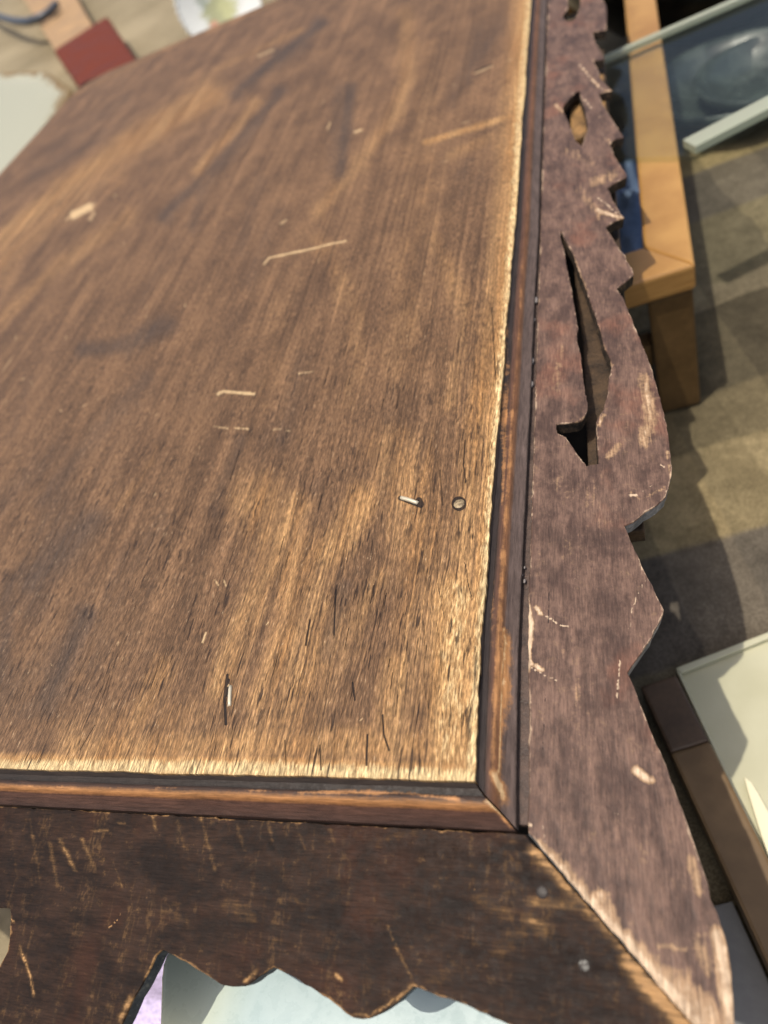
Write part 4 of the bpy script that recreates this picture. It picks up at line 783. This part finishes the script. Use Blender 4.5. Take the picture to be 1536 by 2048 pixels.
# brown wooden bar lying along the tray, grey panel and its strip
t = NT('brown_bar_wood'); f1 = t.noise((30, 30, 400), detail=4); sp = t.N('ShaderNodeSeparateXYZ'); t.put(sp.inputs[0], t.co)
M_BAR = t.fin(t.mix(t.mapr(f1, .35, .65), (0.115, 0.068, 0.028), (0.19, 0.115, 0.05)), .55, .4, t.bump(f1, .3, .001))
M_BARD = simple('dark_bar_end', (0.075, 0.045, 0.024), .5, .3, 40)
zb0, zb1 = ZG+0.0105, ZG+0.0255
b1, b2, b3, b4 = (np.array(gr(*p, zb1)) for p in ((1303, 1380), (1352, 1348), (1560, 1762), (1548, 1915)))
wb = 0.019; d = (b3-b2)/np.linalg.norm(b3-b2); nrm = np.array([d[1], -d[0]]); nrm = nrm if nrm @ (b1-b2) > 0 else -nrm
be = empty('wooden_bar', (b2[0], b2[1], zb0), 'brown wooden bar with a dark end lying along the cream tray', 'wooden bar'); bpy.context.view_layer.update()
def seg(a0, a1, name, mat, z0=zb0, z1=zb1):
    bm = bmesh.new(); p0, p1 = b2+d*a0, b2+d*a1; prism(bm, [p0, p1, p1+nrm*wb, p0+nrm*wb], z0, z1, .0015, 2); return child(bm_obj(name, bm, mat), be)
seg(0, .037, 'bar_end', M_BARD, zb0, zb1-.0006); seg(.0372, .40, 'bar', M_BAR)
M_GRY = simple('blue_grey_board', (0.135, 0.135, 0.13), .6, .15, 25)
gb0 = empty('grey_board', (b2[0], b2[1], ZG+.004), 'blue grey board with a khaki wooden edge beside the near corner of the cabinet', 'board'); bpy.context.view_layer.update()
p0 = b2+d*0.10+nrm*(wb+.001); p1 = b2+d*.42+nrm*(wb+.001)
bm = bmesh.new(); prism(bm, [p0, p1, p1+nrm*.026, p0+nrm*.026], ZG+.004, ZG+.010, .0008); child(bm_obj('panel', bm, M_GRY), gb0)
bm = bmesh.new(); prism(bm, [p0+nrm*.0262, p1+nrm*.0262, p1+nrm*.038, p0+nrm*.038], ZG+.004, ZG+.014, .001); child(bm_obj('edge_strip', bm, M_BAR), gb0)
# sunlit sliver of the tray, built as a curved cream piece
t = NT('sunlit_cream'); M_CH = t.fin((.78, .72, .50), .25, .5)
def plate(name, c, r, tilt, axis, mat, label, n=72, bead=0.0, beads=0):
    e = empty(name, c, label, 'plate'); bpy.context.view_layer.update()
    bm = bmesh.new(); prof = [(r*.001, 0.003), (r*.55, 0.003), (r*.66, 0.006), (r*.97, 0.014), (r, 0.0155), (r*.995, .0175), (r*.96, 0.0165), (r*.64, 0.0085), (r*.54, 0.0055), (r*.001, 0.0055)]
    lathe(bm, prof, (0, 0, 0), n, (lambda a, rr: 1+bead*math.cos(beads*a)*(rr/r > .9)) if bead else None)
    o = bm_obj('dish', bm, mat, None, True); o.parent = e
    e.rotation_euler = Matrix.Rotation(tilt, 3, Vector(axis)).to_euler(); return e
zs = ZG+0.009
L_ = [gr(*p, zs) for p in ((1487, 1556), (1496, 1590), (1508, 1630), (1522, 1675), (1540, 1725), (1575, 1800))]
Rr = [gr(*p, zs) for p in ((1590, 1740), (1560, 1672), (1536, 1625), (1517, 1590), (1503, 1568))]
bm = bmesh.new(); prism(bm, L_+Rr, zs-.0005, zs+.003, .0008, 2)
tag(bm_obj('sunlit_sliver', bm, M_CH), 'sunlit sliver on the cream tray at the right border, built as a curved cream piece', 'sunlit patch')

# ---- far things, upper left
zp = ZG
t = NT('chipped_enamel'); n1 = t.noise((26, 26, 26), detail=5, rough=.65); e_ = t.attr('edge')
ch = t.mapr(t.add(t.mul(e_, .85), t.mul(t.math('SUBTRACT', n1, .5), 1.5)), .55, .72)
M_CHIP = t.fin(t.mix(ch, (.42, .40, .27), (.17, .11, .04)), t.mapr(ch, 0, 1, .25, .7), .5, t.bump(n1, .2, .003))
ep = [gr(-330, 165, zp), gr(105, 160, zp), gr(158, 200, zp), gr(60, 420, zp), gr(-330, 420, zp)]
ep = rounded(ep, .05, 4); cen = np.mean(ep, 0)
def enamel_sheet():
    vs, fs, ed = [], [], []; n = len(ep); rings = [(1.0, 0.0, 1.0), (1.0, .022, 1.0), (.985, .026, 1.0), (.95, .022, .75), (.90, .016, .42), (.82, .014, .1), (.5, .013, 0), (.02, .013, 0)]
    for f, z, e in rings:
        for p in ep: q_ = cen+(p-cen)*f; vs.append((q_[0], q_[1], zp+z)); ed.append(e)
    for k in range(len(rings)-1):
        for i in range(n): fs.append((k*n+i, k*n+(i+1) % n, (k+1)*n+(i+1) % n, (k+1)*n+i))
    fs.append(list(range(n))[::-1]); fs.append([(len(rings)-1)*n+i for i in range(n)])
    return mesh_from('enamel_dish', vs, fs, attrs=dict(edge=ed))
tag(link('enamel_dish', enamel_sheet(), M_CHIP), 'white enamel dish with a chipped brown rim beyond the left edge of the cabinet', 'dish')
# tan handle with a red end block
h1, h2 = np.array(gr(-20, -120, zp+.03)), np.array(gr(195, 112, zp+.03))
M_RED = simple('red_paint', (0.13, 0.024, 0.008), .6, .12, 18, spec=.15); M_HND = simple('tan_handle_wood', (0.36, 0.22, 0.10), .55, .2, 14)
he = empty('wooden_mallet', (h2[0], h2[1], zp), 'tan wooden mallet handle with a red painted end block at the upper left', 'mallet'); bpy.context.view_layer.update()
ra, rb, rc, rd = (np.array(gr(*p, zp+.07)) for p in ((106, 100), (214, 31), (292, 146), (176, 200)))
bm = bmesh.new(); prism(bm, [ra, rd, rc, rb], zp+.004, zp+.07, .012, 3); child(bm_obj('red_block', bm, M_RED), he)
ta, tb, tc, td = (np.array(gr(*p, zp+.055)) for p in ((-15, -105), (92, -112), (186, 52), (112, 104)))
bm = bmesh.new(); prism(bm, [ta, td, tc, tb], zp+.012, zp+.055, .004, 2); child(bm_obj('handle', bm, M_HND), he)
# dark hook
M_HK = simple('blued_steel', (0.05, 0.055, 0.065), .4, .2, 30, spec=.6)
pts = [gr(*p, zp+.075) for p in ((-60, 5), (-20, 25), (5, 36), (30, 43), (55, 44), (80, 36), (100, 24), (112, 10))]
bm = bmesh.new(); tube(bm, [(x, y, zp+.075) for x, y in pts], .014, 12)
x, y = pts[0]; x9, y9 = pts[-1]
tube(bm, [(x, y, zp+.075), (x-.01, y, zp+.04), (x-.02, y, zp+.014)], .013, 10)
tag(bm_obj('steel_hook', bm, M_HK, None, True), 'dark curved steel hook lying over the tan mallet handle', 'hook')
# white china plate with a floral print
t = NT('floral_china'); cc = t.co
def blob(cx, cy, r, sq=1.0, amp=.6, sc=60):
    m = t.N('ShaderNodeVectorMath', operation='SUBTRACT'); t.put(m.inputs[0], cc); m.inputs[1].default_value = (cx, cy, 0)
    m2 = t.N('ShaderNodeVectorMath', operation='MULTIPLY'); t.put(m2.inputs[0], m.outputs[0]); m2.inputs[1].default_value = (1, sq, 0)
    l = t.N('ShaderNodeVectorMath', operation='LENGTH'); t.put(l.inputs[0], m2.outputs[0])
    return t.mapr(t.add(t.math('DIVIDE', l.outputs['Value'], r), t.mul(t.math('SUBTRACT', t.noise((sc, sc, sc), detail=4), .5), amp*2)), 1.0, .55)
pc = np.array(gr(438, 2, zp+.092)); M_FL = None
c = (.74, .75, .70)
c = t.mix(t.mul(blob(.0, -.02, .042, .9, .8, 120), .85), c, (.34, .34, .14))
c = t.mix(t.mul(blob(.016, -.012, .026, 1.0, .8, 150), .8), c, (.55, .55, .28))
c = t.mix(t.mul(blob(-.034, .0, .016, .7, 1.0, 260), .7), c, (.28, .32, .25))
c = t.mix(t.mul(blob(-.012, -.05, .014, .8, .3, 90), .9), c, (.62, .30, .20))
M_FL = t.fin(c, .18, .6)
vd = np.array([CAM[0]-pc[0], CAM[1]-pc[1], 0]); vd /= np.linalg.norm(vd)
pe = plate('china_plate', (pc[0], pc[1], zp+.092), 0.088, R_(66), (-vd[1], vd[0], 0), M_FL, 'white china plate with a beaded rim and a green floral print at the top', 120, .012, 40)
bm = bmesh.new()
for k in range(44):
    a = 2*math.pi*k/44; bmesh.ops.create_icosphere(bm, subdivisions=2, radius=.0042, matrix=Matrix.Translation((.087*math.cos(a), .087*math.sin(a), .0165)))
o = bm_obj('beaded_rim', bm, M_FL, None, True); o.parent = pe
